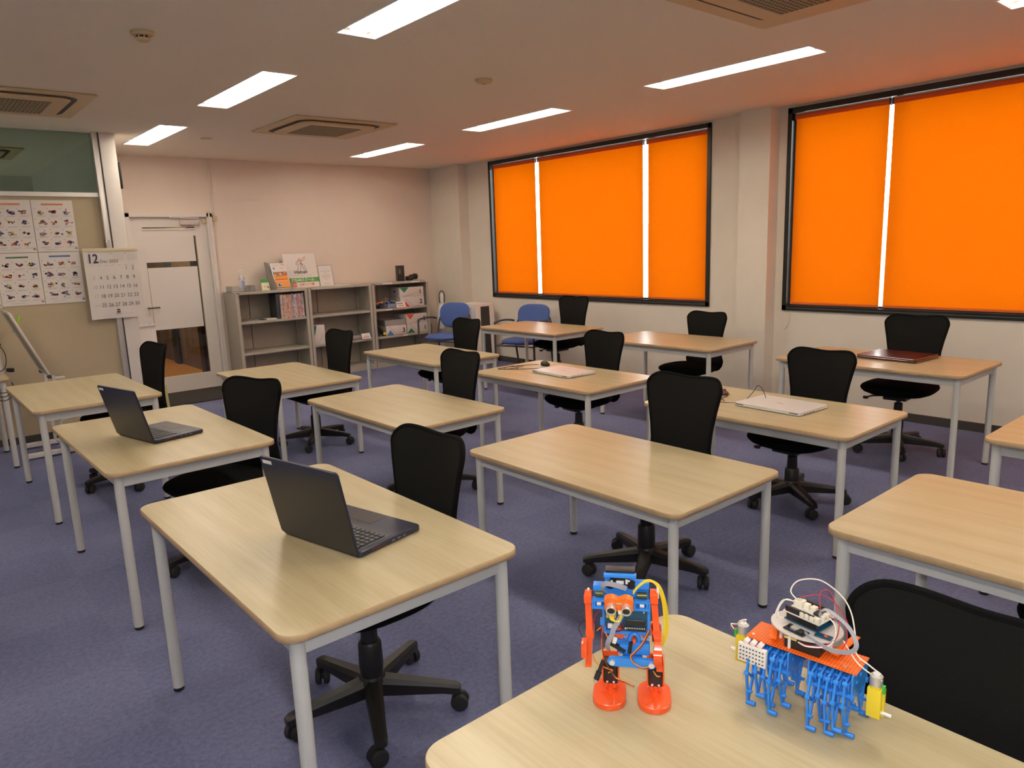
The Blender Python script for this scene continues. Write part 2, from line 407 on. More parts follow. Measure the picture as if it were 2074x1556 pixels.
# office partition wall with glass above
PY = 7.45
p = MB(); p.box((-.85, PY + .03, 1.05), (4.78, .06, 2.10)); struct('wall_partition', p, M_part)
struct('baseboard_partition', MB().box((-.85, PY - .006, .03), (4.78, .012, .06)), M_base)
p = MB(); p.box((-.85, PY + .02, 2.118), (4.78, .07, .036)); struct('trim_1', p, M_alu)
struct('window_3', MB().box((-.85, PY + .03, 2.393), (4.78, .012, .514)), M_glassp)
p = MB(); p.box((1.565, PY, HC / 2), (.05, .08, HC), bev=.006); p.box((1.593, PY - .03, HC / 2), (.008, .03, HC), m=M_dark); p.box((1.548, PY - .045, HC / 2), (.012, .012, HC)); struct('trim_2', p, M_alu)
struct('wall_partition_post', MB().box((1.66, PY + .0, HC / 2), (.125, .09, HC), bev=.004), M_white)

# windows
M_bw = M_frame
def window(idx, y0, y1, splits, bl):
    r = empty('window_%d' % idx, (XW, (y0 + y1) / 2, 0), kind='structure'); yc = (y0 + y1) / 2
    f = MB(); X0, X1 = -.018, TH
    def bar(a, b_, z0, z1, x0=X0, x1=X1, m=None): f.box(((x0 + x1) / 2, (a + b_) / 2 - yc, (z0 + z1) / 2), (x1 - x0, b_ - a, z1 - z0), m)
    bar(y0, y1, WT - .045, WT); bar(y0, y1, WB, WB + .045); bar(y0, y0 + .04, WB, WT); bar(y1 - .04, y1, WB, WT)
    bar(y0 + .04, y1 - .04, WB + .045, WB + .062, .03, .06, M_frame)
    bar(y1 - .075, y1 - .04, WB + .045, WT - .045, .05, .12, M_frameg)
    bar(y0 + .04, y0 + .06, WB + .045, WT - .045, .06, .12, M_frame)
    for s_ in splits: bar(s_ - .055, s_ - .022, WB, WT, .085, .13)
    bar(y0 + .04, y1 - .04, WB + .020, WB + .025, -.0195, -.017, M_frameg)
    f.obj('window_frame', M_frame, r)
    MB().box((.10, 0, (WT + WB) / 2), (.006, y1 - y0 - .02, WT - WB - .02)).obj('window_pane', M_glassw, r)
    for a, b_ in bl:
        br = empty('roller_blind', (XW + .012, (a + b_) / 2, 0))
        w_ = b_ - a
        m_ = MB(); m_.box((0, 0, (2.545 + .945) / 2), (.0012, w_, 2.545 - .945)); m_.obj('blind_fabric', M_blind, br)
        MB().cyl((.0, -w_ / 2, 2.556), (.0, w_ / 2, 2.556), .021, n=16).obj('roller_tube', mat('orange_roll', (.62, .10, .02), .8), br)
        MB().box((0, 0, .936), (.010, w_, .022), bev=.003).obj('bottom_rail', mat('orange_rail', (.62, .13, .01), .6), br)
        m_ = MB(); m_.box((0, 0, 2.580), (.03, w_ + .01, .010), m=M_leg); m_.box((0, -w_ / 2 - .006, 2.555), (.04, .008, .05), m=M_black); m_.box((0, w_ / 2 + .006, 2.555), (.04, .008, .05), m=M_black)
        m_.obj('headrail', M_leg, br)
        BL.append((br, a, b_))
BL = []
window(1, *WIN[0], [6.80, 5.11], [(6.80, 7.605), (5.115, 6.735), (4.305, 5.045)])
window(2, *WIN[1], [2.625], [(2.622, 3.405), (0.11, 2.588)])
LB = ['orange roller blind, leftmost and narrow, in the far window', 'wide orange roller blind in the middle of the far window', 'orange roller blind next to the pillar in the far window', 'narrow orange roller blind at the left of the near window', 'wide orange roller blind cut off by the right edge of the photo']
for (br, a, b_), l in zip(BL, LB): tag(br, l, 'blind', 'orange roller blinds in the windows')
# neighbouring building outside
nb = empty('neighbouring_building', (13, 6, 0), label='pale tiled building outside, glimpsed through the gaps between the orange blinds', cat='building')
MB().box((0, -4.2, .2), (1, 20, 3.4)).obj('facade', M_tile, nb)
f = MB()
for k in range(9): f.box((-.51, -12 + k * 2.0, 1.0), (.04, 1.0, .8))
f.obj('window_band', M_tiled, nb)
struct('ground_outside', MB().box((16.4, 3, -2.05), (20, 60, .1)), M_tiled)

# ------------------------------------------------------------------ door
d = empty('door_1', ((DX0 + DX1) / 2, YB, 0), kind='structure')
xc = (DX0 + DX1) / 2; wd_ = DX1 - DX0
f = MB(); f.box((-wd_ / 2 + .02, .02, DZ / 2), (.04, .14, DZ)); f.box((wd_ / 2 - .03, .02, DZ / 2), (.06, .14, DZ)); f.box((0, .02, DZ - .02), (wd_, .14, .04))
f.box((wd_ / 2 - .035, -.055, DZ / 2), (.012, .012, DZ)); f.obj('door_frame', M_white, d)
a0, a1 = -wd_ / 2 + .042, wd_ / 2 - .062
g0, g1, gz0, gz1 = 2.215 - xc, 2.775 - xc, .195, 1.885
f = MB(); f.box(((a0 + g0) / 2, .02, 1.0), (g0 - a0, .04, 1.985)); f.box(((g1 + a1) / 2, .02, 1.0), (a1 - g1, .04, 1.985)); f.box(((g0 + g1) / 2, .02, (gz1 + 1.99) / 2), (g1 - g0, .04, 1.99 - gz1)); f.box(((g0 + g1) / 2, .02, (gz0 + .01) / 2), (g1 - g0, .04, gz0 - .01))
f.box(((g0 + g1) / 2, .004, gz1 - .025), (g1 - g0, .03, .012)); f.box(((g0 + g1) / 2, .01, gz1 - .055), (g1 - g0, .02, .085))
f.obj('door_leaf', M_white, d)
MB().box(((g0 + g1) / 2, .02, (gz0 + gz1) / 2), (g1 - g0, .006, gz1 - gz0)).obj('glass_pane', M_glassd, d)
h = MB(); h.cyl((g0 - .05, -.05, 1.0), (g0 + .07, -.05, 1.0), .008, n=10); h.cyl((g0 - .04, -.05, 1.0), (g0 - .04, .005, 1.0), .009, n=10); h.obj('door_handle', M_gun, d)
h = MB(); h.box((.20, -.035, DZ - .10), (.20, .05, .055), bev=.006); h.box((.10, -.03, DZ - .045), (.22, .03, .012), m=M_alu); h.box((.22, -.02, DZ - .05), (.2, .02, .02), m=M_alu); h.obj('door_closer', mat('pinkish_grey_enamel', (.55, .48, .47), .4), d)
MB().box((.375, -.012, DZ - .09), (.045, .03, .045), bev=.004).obj('door_sensor', M_cream, d)
for z0, z1, l, x0, x1 in ((1.50, 1.795, 'blank white paper taped across the top of the glazed door', 2.205, 2.745), (.745, 1.44, 'large blank white paper taped over the middle of the glazed door', 2.215, 2.748)):
    m_ = MB(); n = 8; vs = []; 
    for i in range(n + 1):
        for k in range(n + 1):
            x = x0 + (x1 - x0) * i / n; z = z0 + (z1 - z0) * k / n; vs.append((x, YB - .010 - .004 * abs(math.sin(5 * i / n + 3 * k / n)), z))
    m_.add(vs, [(i * (n + 1) + k, (i + 1) * (n + 1) + k, (i + 1) * (n + 1) + k + 1, i * (n + 1) + k + 1) for i in range(n) for k in range(n)])
    m_.obj('paper_sheet', M_paper, label=l, cat='paper', group=None)
MB().box((2.42, 8.42, .006), (1.05, .80, .012), bev=.003).obj('doormat', M_mat, label='black doormat on the carpet in front of the glazed door', cat='doormat')
# door sensor on the wall and its thin cable
t = empty('wall_sensor', (3.003, YB, 1.975), label='small cream sensor box with a thin wire on the wall right of the door', cat='sensor')
MB().box((0, -.012, 0), (.045, .024, .055), bev=.003).obj('case', M_cream, t)
MB().tube([(0, -.006, .027), (.0, -.006, .62), (.006, -.006, .67)], .008, n=6).obj('conduit', M_wallb, t)
MB().tube([(.0, -.012, -.027), (.012, -.015, -.09), (.0, -.015, -.16), (-.04, -.04, -.19), (-.10, -.05, -.17), (-.13, -.04, -.10), (-.135, -.02, -.02)], .002, n=6, smooth=5).obj('wire', M_conn, t)
# things glimpsed in the corridor
f = MB(); f.box((3.11, 11.35, 1.1), (.05, .22, 2.2), bev=.01); f.obj('corridor_pillar', mat('navy_pillar_paint', (.03, .05, .09), .5), label='dark navy post seen through the door glass', cat='post')
MB().box((3.10, 10.05, 1.1), (.07, .16, 2.2)).obj('corridor_frame_post', M_black, label='black frame post at the right side of the view through the door glass', cat='post')

# ------------------------------------------------------------------ ceiling fittings
def lamp():
    t = empty('ceiling_light', (0, 0, 0), cat='ceiling light', label='x')
    m_ = MB(); hw, hl = LW / 2, LL / 2
    zb, zt = 0.0, .085
    m_.box((-hw + .003, 0, (zb + zt) / 2), (.006, LL, zt)); m_.box((hw - .003, 0, (zb + zt) / 2), (.006, LL, zt)); m_.box((0, 0, zt), (LW, LL, .006))
    m_.box((0, -hl + .003, zt / 2), (LW, .006, zt)); m_.box((0, hl - .003, zt / 2), (LW, .006, zt))
    fr = .010
    for sx in (-1, 1): m_.box((sx * (hw + fr / 2 - .002), 0, -.002), (fr, LL + 2 * fr, .004))
    for sy in (-1, 1): m_.box((0, sy * (hl + fr / 2 - .002), -.002), (LW, fr, .004))
    m_.box((0, 0, .06), (.035, LL - .02, .045)); m_.obj('housing', M_refl, t)
    for sx in (-1, 1): MB().cyl((sx * .06, -hl + .05, .030), (sx * .06, hl - .05, .030), .0165, n=10).obj('fluorescent_tube', M_tube, t)
    for sx in (-1, 1):
        for sy in (-1, 1):
            MB().cyl((sx * .06, sy * (hl - .006), .030), (sx * .06, sy * (hl - .05), .030), .018, n=10).obj('tube_socket', M_conn, t)
    return t
L0 = lamp(); first = True
LLAB = {(2.05, 7.40): 'recessed twin-tube ceiling light nearest the white post', (2.05, 5.18): 'second recessed ceiling light in the left row, nearer than the one at the post', (2.05, 2.96): 'large recessed ceiling light cut by the top edge, left of centre',
        (4.50, 7.40): 'farthest ceiling light of the window-side row, just right of the small air vent', (4.50, 5.18): 'second farthest ceiling light of the window-side row', (4.50, 2.96): 'long ceiling light of the window-side row, left of the near window', (4.50, .735): 'ceiling light showing only a corner at the top right of the photo'}
for x in LX:
    for y, _ in LY:
        if x < 0 and y > 7: continue
        l = LLAB.get((x, y), 'recessed twin-tube ceiling light outside the photo, %s row, %s' % ({-.40: 'far left', 2.05: 'left', 4.50: 'window-side'}[x], {5.18: 'level with the back tables', 2.96: 'level with the middle tables', .735: 'level with the camera', -1.485: 'behind the camera', 7.40: 'at the back'}[y]))
        if first: L0.location = (x, y, HC); L0['label'] = l; L0['group'] = 'recessed ceiling lights'; first = False
        else: dup(L0, (x, y, HC), 0, l, 'recessed ceiling lights')

def aircon():
    t = empty('ceiling_air_conditioner', (0, 0, 0), cat='air conditioner', label='x')
    # local x,y horizontal, hangs from z=0 downward
    m_ = MB(); m_.prism(rrect(.97, .97, .02, 4), -.012, -.001, M_cream, bev=.004); m_.obj('panel', M_cream, t)
    o = MB(); ins = rrect(.70, .70, .08, 8); out = rrect(.79, .79, .12, 8); n = len(ins)
    vs = [(x, y, -.0126) for x, y in out] + [(x, y, -.0126) for x, y in ins]
    o.add(vs, [(i, (i + 1) % n, n + (i + 1) % n, n + i) for i in range(n)]); o.obj('air_slot', M_dark, t)
    m_ = MB(); m_.prism(rrect(.71, .71, .08, 7), -.032, -.008, M_cream, bev=.012); m_.obj('louvre_frame', M_cream, t)
    m_ = MB()
    for k in range(20): m_.box((-.24 + k * .0253, 0, -.0335), (.008, .48, .003))
    for k in range(20): m_.box((0, -.24 + k * .0253, -.0335), (.48, .008, .003))
    m_.box((0, 0, -.0325), (.49, .49, .002), m=M_dark); m_.obj('intake_grille', M_creamin, t)
    return t
A0 = aircon(); A0.location = (3.20, 6.29, HC); A0['label'] = 'cream cassette air conditioner in the middle of the ceiling, fully in view'; A0['group'] = 'ceiling air conditioners'
dup(A0, (.79, 6.24, HC), 0, 'cream cassette air conditioner at the left edge, above the partition glass', 'ceiling air conditioners')
dup(A0, (3.31, 1.80, HC), 0, 'cream cassette air conditioner cut off by the top edge, above the windows', 'ceiling air conditioners')
dup(A0, (.72, 9.15, HC), 0, 'dim air conditioner seen through the partition glass', 'ceiling air conditioners')
t = empty('smoke_detector', (1.143, 4.103, HC), label='small cream smoke detector with dark slots, upper left ceiling', cat='smoke detector')
MB().lathe([(.055, -.001), (.055, -.012), (.048, -.018), (.034, -.020)], n=24).obj('base', M_cream, t)
m_ = MB(); m_.lathe([(.030, -.020), (.030, -.026)], n=24, m=M_dark); m_.lathe([(.033, -.030), (.030, -.042), (.020, -.046)], n=24, m=M_cream)
for k in range(8): m_.box((.031 * math.cos(k * PI / 4), .031 * math.sin(k * PI / 4), -.027), (.006, .006, .014), m=M_cream, rot=k * PI / 4)
m_.obj('sensor_head', M_cream, t)
t = empty('ceiling_detector', (3.26, 4.04, HC), label='flat round cream detector on the ceiling between the two lamp rows', cat='detector')
MB().lathe([(.060, -.001), (.060, -.010), (.050, -.022), (.020, -.027)], n=28).obj('cover', M_cream, t)
MB().lathe([(.011, -.0265), (.008, -.031)], n=12).obj('indicator', M_creamin, t)
MB().lathe([(.055, -.001), (.055, -.005), (.04, -.007)], c=(2.51, 7.35, HC), n=20).obj('ceiling_sensor', M_cream, label='tiny flat round cap on the ceiling behind the middle air conditioner', cat='sensor')

# ------------------------------------------------------------------ tables
TL, TW = 1.217, .7066
def make_table(h, name='classroom_table', L=TL, Wd=TW):
    t = empty(name, cat='table', label='x'); th = .021
    m_ = MB(); m_.prism(rrect(Wd, L, .05, 8), h - th, h, M_wood, M_edge, bev=.002); m_.obj('tabletop', M_wood, t, sharp=50)
    ins = .046; x, y = Wd / 2 - ins, L / 2 - ins; rh = .050
    r = MB()
    for s_ in (-1, 1):
        r.box((s_ * (x - .002), 0, h - th - rh / 2), (.022, 2 * y, rh), bev=.003); r.box((0, s_ * (y - .002), h - th - rh / 2), (2 * x, .022, rh), bev=.003)
    r.obj('rail', M_leg, t)
    for sx in (-1, 1):
        for sy in (-1, 1):
            l = MB().cyl((sx * x, sy * y, .014), (sx * x, sy * y, h - th), .019, n=20).obj('leg', M_leg, t)
            MB().lathe([(.017, 0), (.0185, .003), (.0185, .016)], c=(sx * x, sy * y, 0), n=18).obj('foot_cap', M_rubber, l)
    return t
TB = {'A': (.896, 2.07, .4, .70, 'maple-top table in the left foreground carrying the nearest open black laptop'),
'B': (.893, 3.779, .8, .70, 'maple-top table carrying the farther open black laptop'),
'C': (.868, 5.490, .5, .70, 'empty maple-top table farthest left, in front of the beige partition'),
'D': (2.294, 5.491, .2, .598, 'empty low table in front of the left shelf unit, second column from the left'),
'E': (2.319, 3.825, .6, .598, 'empty low table in the middle of the second column'),
'F': (3.625, 5.443, -.6, .614, 'empty low table farthest back in the third column, before the right shelf unit'),
'G': (2.308, 2.065, -.2, .598, 'large empty low table in the centre foreground, behind the orange and blue robot'),
'H': (3.608, 3.721, -.1, .614, 'low table carrying the white laptop with a black mouse and tangled cable on top'),
'I': (5.129, 5.602, -.5, .692, 'small-looking far table with a bright lamp reflection, beneath the far window'),
'J': (5.104, 3.846, .2, .692, 'empty table along the windows in front of the middle wall pillar'),
'K': (3.596, 2.071, 0, .614, 'low table carrying the white laptop that stands nearer the camera'),
'M': (5.058, 2.072, -.5, .692, 'table beneath the near window carrying the closed dark red laptop'),
'N': (2.292, .327, 0, .713, 'empty table cut off by the right edge, behind the blue-legged robot'),
'O': (3.684, .347, 0, .692, 'table of which only a corner shows at the right edge'),
'P': (.912, .348, 0, .70, 'nearest pale maple-top table in the foreground carrying both robots')}
cache = {}
for k, (x, y, rz, h, l) in TB.items():
    if h not in cache:
        t = make_table(h); cache[h] = t; t.location = (x, y, 0); t.rotation_euler = (0, 0, math.radians(rz)); t['label'] = l; t['group'] = 'maple-top classroom tables'
    else: dup(cache[h], (x, y, 0), math.radians(rz), l, 'maple-top classroom tables')
t = make_table(.70, L=.72, Wd=1.0); t.location = (.09, 6.895, 0); tag(t, 'table at the left edge of the photo under the white tower and its black cables', None, 'maple-top classroom tables')

# ------------------------------------------------------------------ office chairs
def loft(mb, rings, m=None, close=True):
    n = len(rings[0]); vs = [v for r in rings for v in r]; fs = []
    for a in range(len(rings) - 1):
        for i in range(n):
            j = (i + 1) % n; fs.append((a * n + i, a * n + j, (a + 1) * n + j, (a + 1) * n + i))
    fs.append(tuple(range(n - 1, -1, -1))); fs.append(tuple((len(rings) - 1) * n + i for i in range(n)))
    mb.add(vs, fs, m)
def backrest(mb, m, thick=.016, grow=0.0, depth=0.0):
    # hourglass outline: waist above the seat, ears at the top, tail behind the seat
    def hw(z):
        z = min(z, .8999)
        K = [(.385, .120), (.40, .155), (.43, .182), (.47, .192), (.52, .176), (.58, .163), (.66, .170), (.74, .184), (.80, .197), (.85, .207), (.90, .209)]
        for (a, wa), (b_, wb) in zip(K, K[1:]):
            if z <= b_: 
                t = (z - a) / (b_ - a); t = t * t * (3 - 2 * t) if wa > wb or a < .44 else t; return wa + (wb - wa) * t
        return K[-1][1]
    def X(z, u):
        t = z - .42
        return .205 + .05 * t + .22 * t * t * (t / .48) - .045 * (u / .2) ** 2 * (.35 + .65 * (z - .4) / .5) + .045 + depth
    NZ, NU = 30, 40
    def pt(i, j, side):
        t = j / NZ; s_ = math.sin(PI / 2 * (-1 + 2 * i / NU))
        a = abs(s_)
        q = min(1, max(0, (a - .70) / .30)); e_ = min(1, a / .70)
        top = .891 + .011 * e_ * e_ * (3 - 2 * e_) - .058 * (1 - math.sqrt(max(0, 1 - q * q)))
        z = .385 + (top - .385) * t
        u = hw(min(z, .9)) * s_
        return (X(z, u) + side * thick, u, z)
    for side in (0, 1):
        vs = [pt(i, j, side) for j in range(NZ + 1) for i in range(NU + 1)]
        mb.add(vs, [(j * (NU + 1) + i, j * (NU + 1) + i + 1, (j + 1) * (NU + 1) + i + 1, (j + 1) * (NU + 1) + i) for j in range(NZ) for i in range(NU)], m)
    edge = [(i, 0) for i in range(NU)] + [(NU, j) for j in range(NZ)] + [(i, NZ) for i in range(NU, 0, -1)] + [(0, j) for j in range(NZ, 0, -1)]
    n = len(edge); vs = [pt(i, j, 0) for i, j in edge] + [pt(i, j, 1) for i, j in edge]
    mb.add(vs, [(k, (k + 1) % n, n + (k + 1) % n, n + k) for k in range(n)], m)
    mb.edge = [Vector(pt(i, j, .5)) for i, j in edge]
def make_chair():
    t = empty('office_chair', cat='chair', label='x')
    # seat
    def se(sx, sy, z, n=44, cx=0):
        P = []
        for k in range(n):
            a = 2 * PI * k / n; c, s_ = math.cos(a), math.sin(a); e = 2 / 2.9
            P.append((cx + sx * (abs(c) ** e) * (1 if c >= 0 else -1), sy * (abs(s_) ** e) * (1 if s_ >= 0 else -1), z))
        return P
    m_ = MB()
    loft(m_, [se(.10, .10, .375), se(.17, .175, .385), se(.205, .215, .402), se(.222, .233, .420), se(.226, .237, .432), se(.220, .230, .444), se(.195, .205, .456), se(.13, .14, .463), se(.04, .04, .464)])
    m_.obj('seat', M_blackseat, t, sharp=60)
    m_ = MB(); backrest(m_, None); br = m_.obj('backrest', M_blackf, t, sharp=60)
    e = m_.edge + [m_.edge[0]]
    MB().tube(e, .0095, n=8).obj('backrest_rim', M_blackseat, br)
    m_ = MB(); m_.tube([(.05, 0, .372), (.20, 0, .36), (.268, 0, .40), (.275, 0, .52)], (.028, .010), n=8, smooth=5, flat=(0, 1, 0)); m_.obj('back_bracket', M_black, t)
    m_ = MB(); m_.box((0, 0, .362), (.20, .15, .03), bev=.008); m_.obj('tilt_mechanism', M_black, t)
    m_ = MB(); m_.tube([(0, .07, .36), (-.03, .17, .352), (-.035, .20, .340)], .006, n=8); m_.box((-.036, .21, .336), (.022, .034, .020), bev=.006); m_.obj('adjustment_lever', M_black, t)
    m_ = MB(); m_.lathe([(.036, .10), (.041, .16), (.039, .235), (.033, .245)], n=20); m_.lathe([(.029, .24), (.0275, .315), (.022, .318)], n=18); m_.lathe([(.014, .31), (.014, .362)], n=14, m=M_gun)
    m_.obj('gas_lift', M_black, t)
    m_ = MB(); m_.lathe([(.020, .055), (.048, .065), (.050, .115), (.040, .135)], n=20); hub = m_.obj('base_hub', M_black, t)
    return t
def add_star(t, ang0):
    for k in range(5):
        a = ang0 + k * 2 * PI / 5; c, s_ = math.cos(a), math.sin(a)
        def P(r, u, z): return (r * c - u * s_, r * s_ + u * c, z)
        m_ = MB(); rings = []
        for r, hw_, z0, z1 in ((.02, .031, .068, .128), (.08, .028, .067, .122), (.16, .0245, .068, .112), (.24, .021, .068, .102), (.285, .020, .064, .095), (.299, .013, .066, .088)):
            rings.append([P(r, -hw_, z0), P(r, hw_, z0), P(r, hw_, z0 + (z1 - z0) * .72), P(r, hw_ * .62, z1), P(r, -hw_ * .62, z1), P(r, -hw_, z0 + (z1 - z0) * .72)])
        loft(m_, rings); arm = m_.obj('base_arm', M_black, t, sharp=30)
        cs = MB(); sw = a + 1.1 + k * 1.3; cc, ss = math.cos(sw), math.sin(sw); r0 = .281
        cx, cy = r0 * c + .014 * cc, r0 * s_ + .014 * ss
        cs.cyl(P(r0, 0, .045), P(r0, 0, .072), .006, n=8)
        for sg in (-1, 1):
            ox, oy = -ss * sg, cc * sg
            cs.lathe([(.016, 0), (.0285, .003), (.0300, .009), (.0300, .015), (.026, .021), (.012, .023)], c=(cx + ox * .003, cy + oy * .003, .0300), n=20, axis=(ox, oy, 0))
        cs.box((cx, cy, .036), (.03, .012, .024), rot=sw, bev=.004)
        cs.obj('caster', M_rubber, arm)
# (table it belongs to, x, y, turn, lift, star angle, label)
CH = [('A', 1.050, 2.035, 1, .013, 28, 'black mesh office chair behind the nearest open laptop'),
('B', 1.120, 3.662, 22, -.006, 20, 'black mesh office chair turned aside behind the farther open laptop'),
('C', 1.085, 5.52, 7, .045, 50, 'black office chair standing in front of the white post and door'),
('D', 2.497, 5.470, 2.6, -.002, 15, 'black office chair in front of the middle shelf unit, behind the low table there'),
('E', 2.487, 3.795, -1, -.029, 30, 'black office chair behind the empty low table in the middle of the second column'),
('F', 3.845, 5.521, 0, -.032, 10, 'black office chair overlapping the farther blue armchair near the corner'),
('G', 2.520, 2.050, 0, .0, 67, 'black office chair at the centre foreground table, base showing behind the robot'),
('H', 3.830, 3.765, -3, -.037, 40, 'black office chair behind the table with the mouse and white laptop'),
('I', 5.347, 5.558, 2.6, .071, 25, 'black office chair below the far window, beside the blue armchair'),
('J', 5.333, 3.867, -1, -.019, 45, 'black office chair just left of the middle wall pillar'),
('K', 3.855, 2.055, -2, -.036, 19, 'black office chair behind the nearer closed white laptop'),
('M', 5.300, 2.050, 4, .037, 62, 'black office chair under the near window, behind the dark red laptop'),
('N', 2.500, .330, 0, .0, 35, 'black office chair of which only a seat corner shows at the right edge'),
('P', 1.060, .372, 0, -.022, 30, 'nearest black mesh office chair, filling the lower right corner')]
stars = {}
def lift_mesh(t, dz):
    if abs(dz) < .001: return
    for c in kids(t):
        if c.name.split('.')[0] in ('seat', 'backrest', 'back_bracket', 'tilt_mechanism', 'adjustment_lever', 'gas_lift'): c.location.z = dz
base_chair = make_chair()
protos = {}
for i, (k, x, y, rz, lift, star, l) in enumerate(CH):
    t = base_chair if i == 0 else dup(base_chair0, (x, y, 0), math.radians(rz), l)
    if i == 0:
        base_chair0 = base_chair.copy(); COL.objects.link(base_chair0)
        for ch in kids(base_chair):
            c = ch.copy(); COL.objects.link(c); c.parent = base_chair0
            for g in kids(ch):
                d2 = g.copy(); COL.objects.link(d2); d2.parent = c
        t.location = (x, y, 0); t.rotation_euler = (0, 0, math.radians(rz)); t['label'] = l
    t['group'] = 'black mesh office chairs'
    lift_mesh(t, lift)
    if i == 0: 
        t0star = None
    # star: one prototype mesh set, copied and turned
    if 'arms' not in protos:
        tmp = empty('star_source'); add_star(tmp, 0); protos['arms'] = [(c, kids(c)) for c in kids(tmp)]; protos['tmp'] = tmp
    for c, g in protos['arms']:
        cc = c.copy(); COL.objects.link(cc); cc.parent = t; cc.rotation_euler = (0, 0, math.radians(star))
        for q in g:
            qq = q.copy(); COL.objects.link(qq); qq.parent = cc
# remove the sources
for root in (base_chair0, protos['tmp']):
    for ch in kids(root):
        for g in kids(ch): bpy.data.objects.remove(g)
        bpy.data.objects.remove(ch)
    bpy.data.objects.remove(root)

# ------------------------------------------------------------------ blue armchairs
def blue_chair():
    t = empty('armchair', cat='chair', label='x')   # faces -x
    def pad(c, ax, ay, az, tilt=0, ex=.7, n=28):
        m_ = MB(); R = Matrix.Translation(c) @ Matrix.Rotation(tilt, 4, 'Y'); rs = []
        for k in range(9):
            ph = -PI / 2 + PI * (k + .25) / 8.5; q = math.cos(ph) ** .42; zz = math.sin(ph)
            ring = []
            for i in range(n):
                a = 2 * PI * i / n; cx, cy = math.cos(a), math.sin(a)
                ring.append(R @ Vector((ax * q * abs(cx) ** ex * (1 if cx >= 0 else -1), ay * q * abs(cy) ** ex * (1 if cy >= 0 else -1), az * zz)))
            rs.append(ring)
        loft(m_, rs); return m_
    pad((0, 0, .425), .245, .25, .035).obj('seat', M_blue, t, sharp=70)
    # backrest: pad turned upright
    m_ = MB(); R = Matrix.Translation((.250, 0, .675)) @ Matrix.Rotation(math.radians(-78), 4, 'Y'); rs = []
    for k in range(9):
        ph = -PI / 2 + PI * (k + .25) / 8.5; q = math.cos(ph) ** .4; zz = math.sin(ph); ring = []
        for i in range(32):
            a = 2 * PI * i / 32; cx, cy = math.cos(a), math.sin(a)
            X = .165 * q * abs(cx) ** .75 * (1 if cx >= 0 else -1); Y = .225 * q * abs(cy) ** .6 * (1 if cy >= 0 else -1)
            ring.append(R @ Vector((-X * -1, Y * (1 + X * .5), .024 * zz + .5 * Y * Y)))
        rs.append(ring)
    loft(m_, rs); m_.obj('backrest', M_blue, t, sharp=70)
    for s_ in (-1, 1):
        y = s_ * .27
        m_ = MB(); m_.tube([(-.21, y, 0), (-.215, y, .60), (-.20, y, .645), (-.16, y, .662), (-.02, y, .668), (.12, y, .655), (.19, y * .97, .64)], .0125, n=10, smooth=4); m_.obj('arm_frame', M_gun, t)
        m_ = MB(); m_.tube([(.27, y * .92, 0), (.20, y * .93, .36), (.205, y * .93, .45), (.235, y * .88, .62), (.262, y * .70, .70)], .0125, n=10, smooth=4); m_.obj('rear_leg', M_gun, t)
    m_ = MB(); m_.tube([(-.21, -.27, .385), (-.21, .27, .385)], .011, n=8); m_.tube([(.20, -.25, .385), (.20, .25, .385)], .011, n=8)
    for s_ in (-1, 1): m_.tube([(-.21, s_ * .262, .385), (.2, s_ * .25, .385)], .010, n=8)
    m_.obj('seat_frame', M_gun, t)
    return t
b0 = blue_chair(); b0.location = (5.36, 7.63, 0); b0.rotation_euler = (0, 0, math.radians(22)); tag(b0, 'blue armchair with grey metal arms in the corner beside the shelf', None, 'blue armchairs')
dup(b0, (5.66, 6.45, 0), math.radians(16), 'blue armchair against the wall below the left end of the far window', 'blue armchairs')

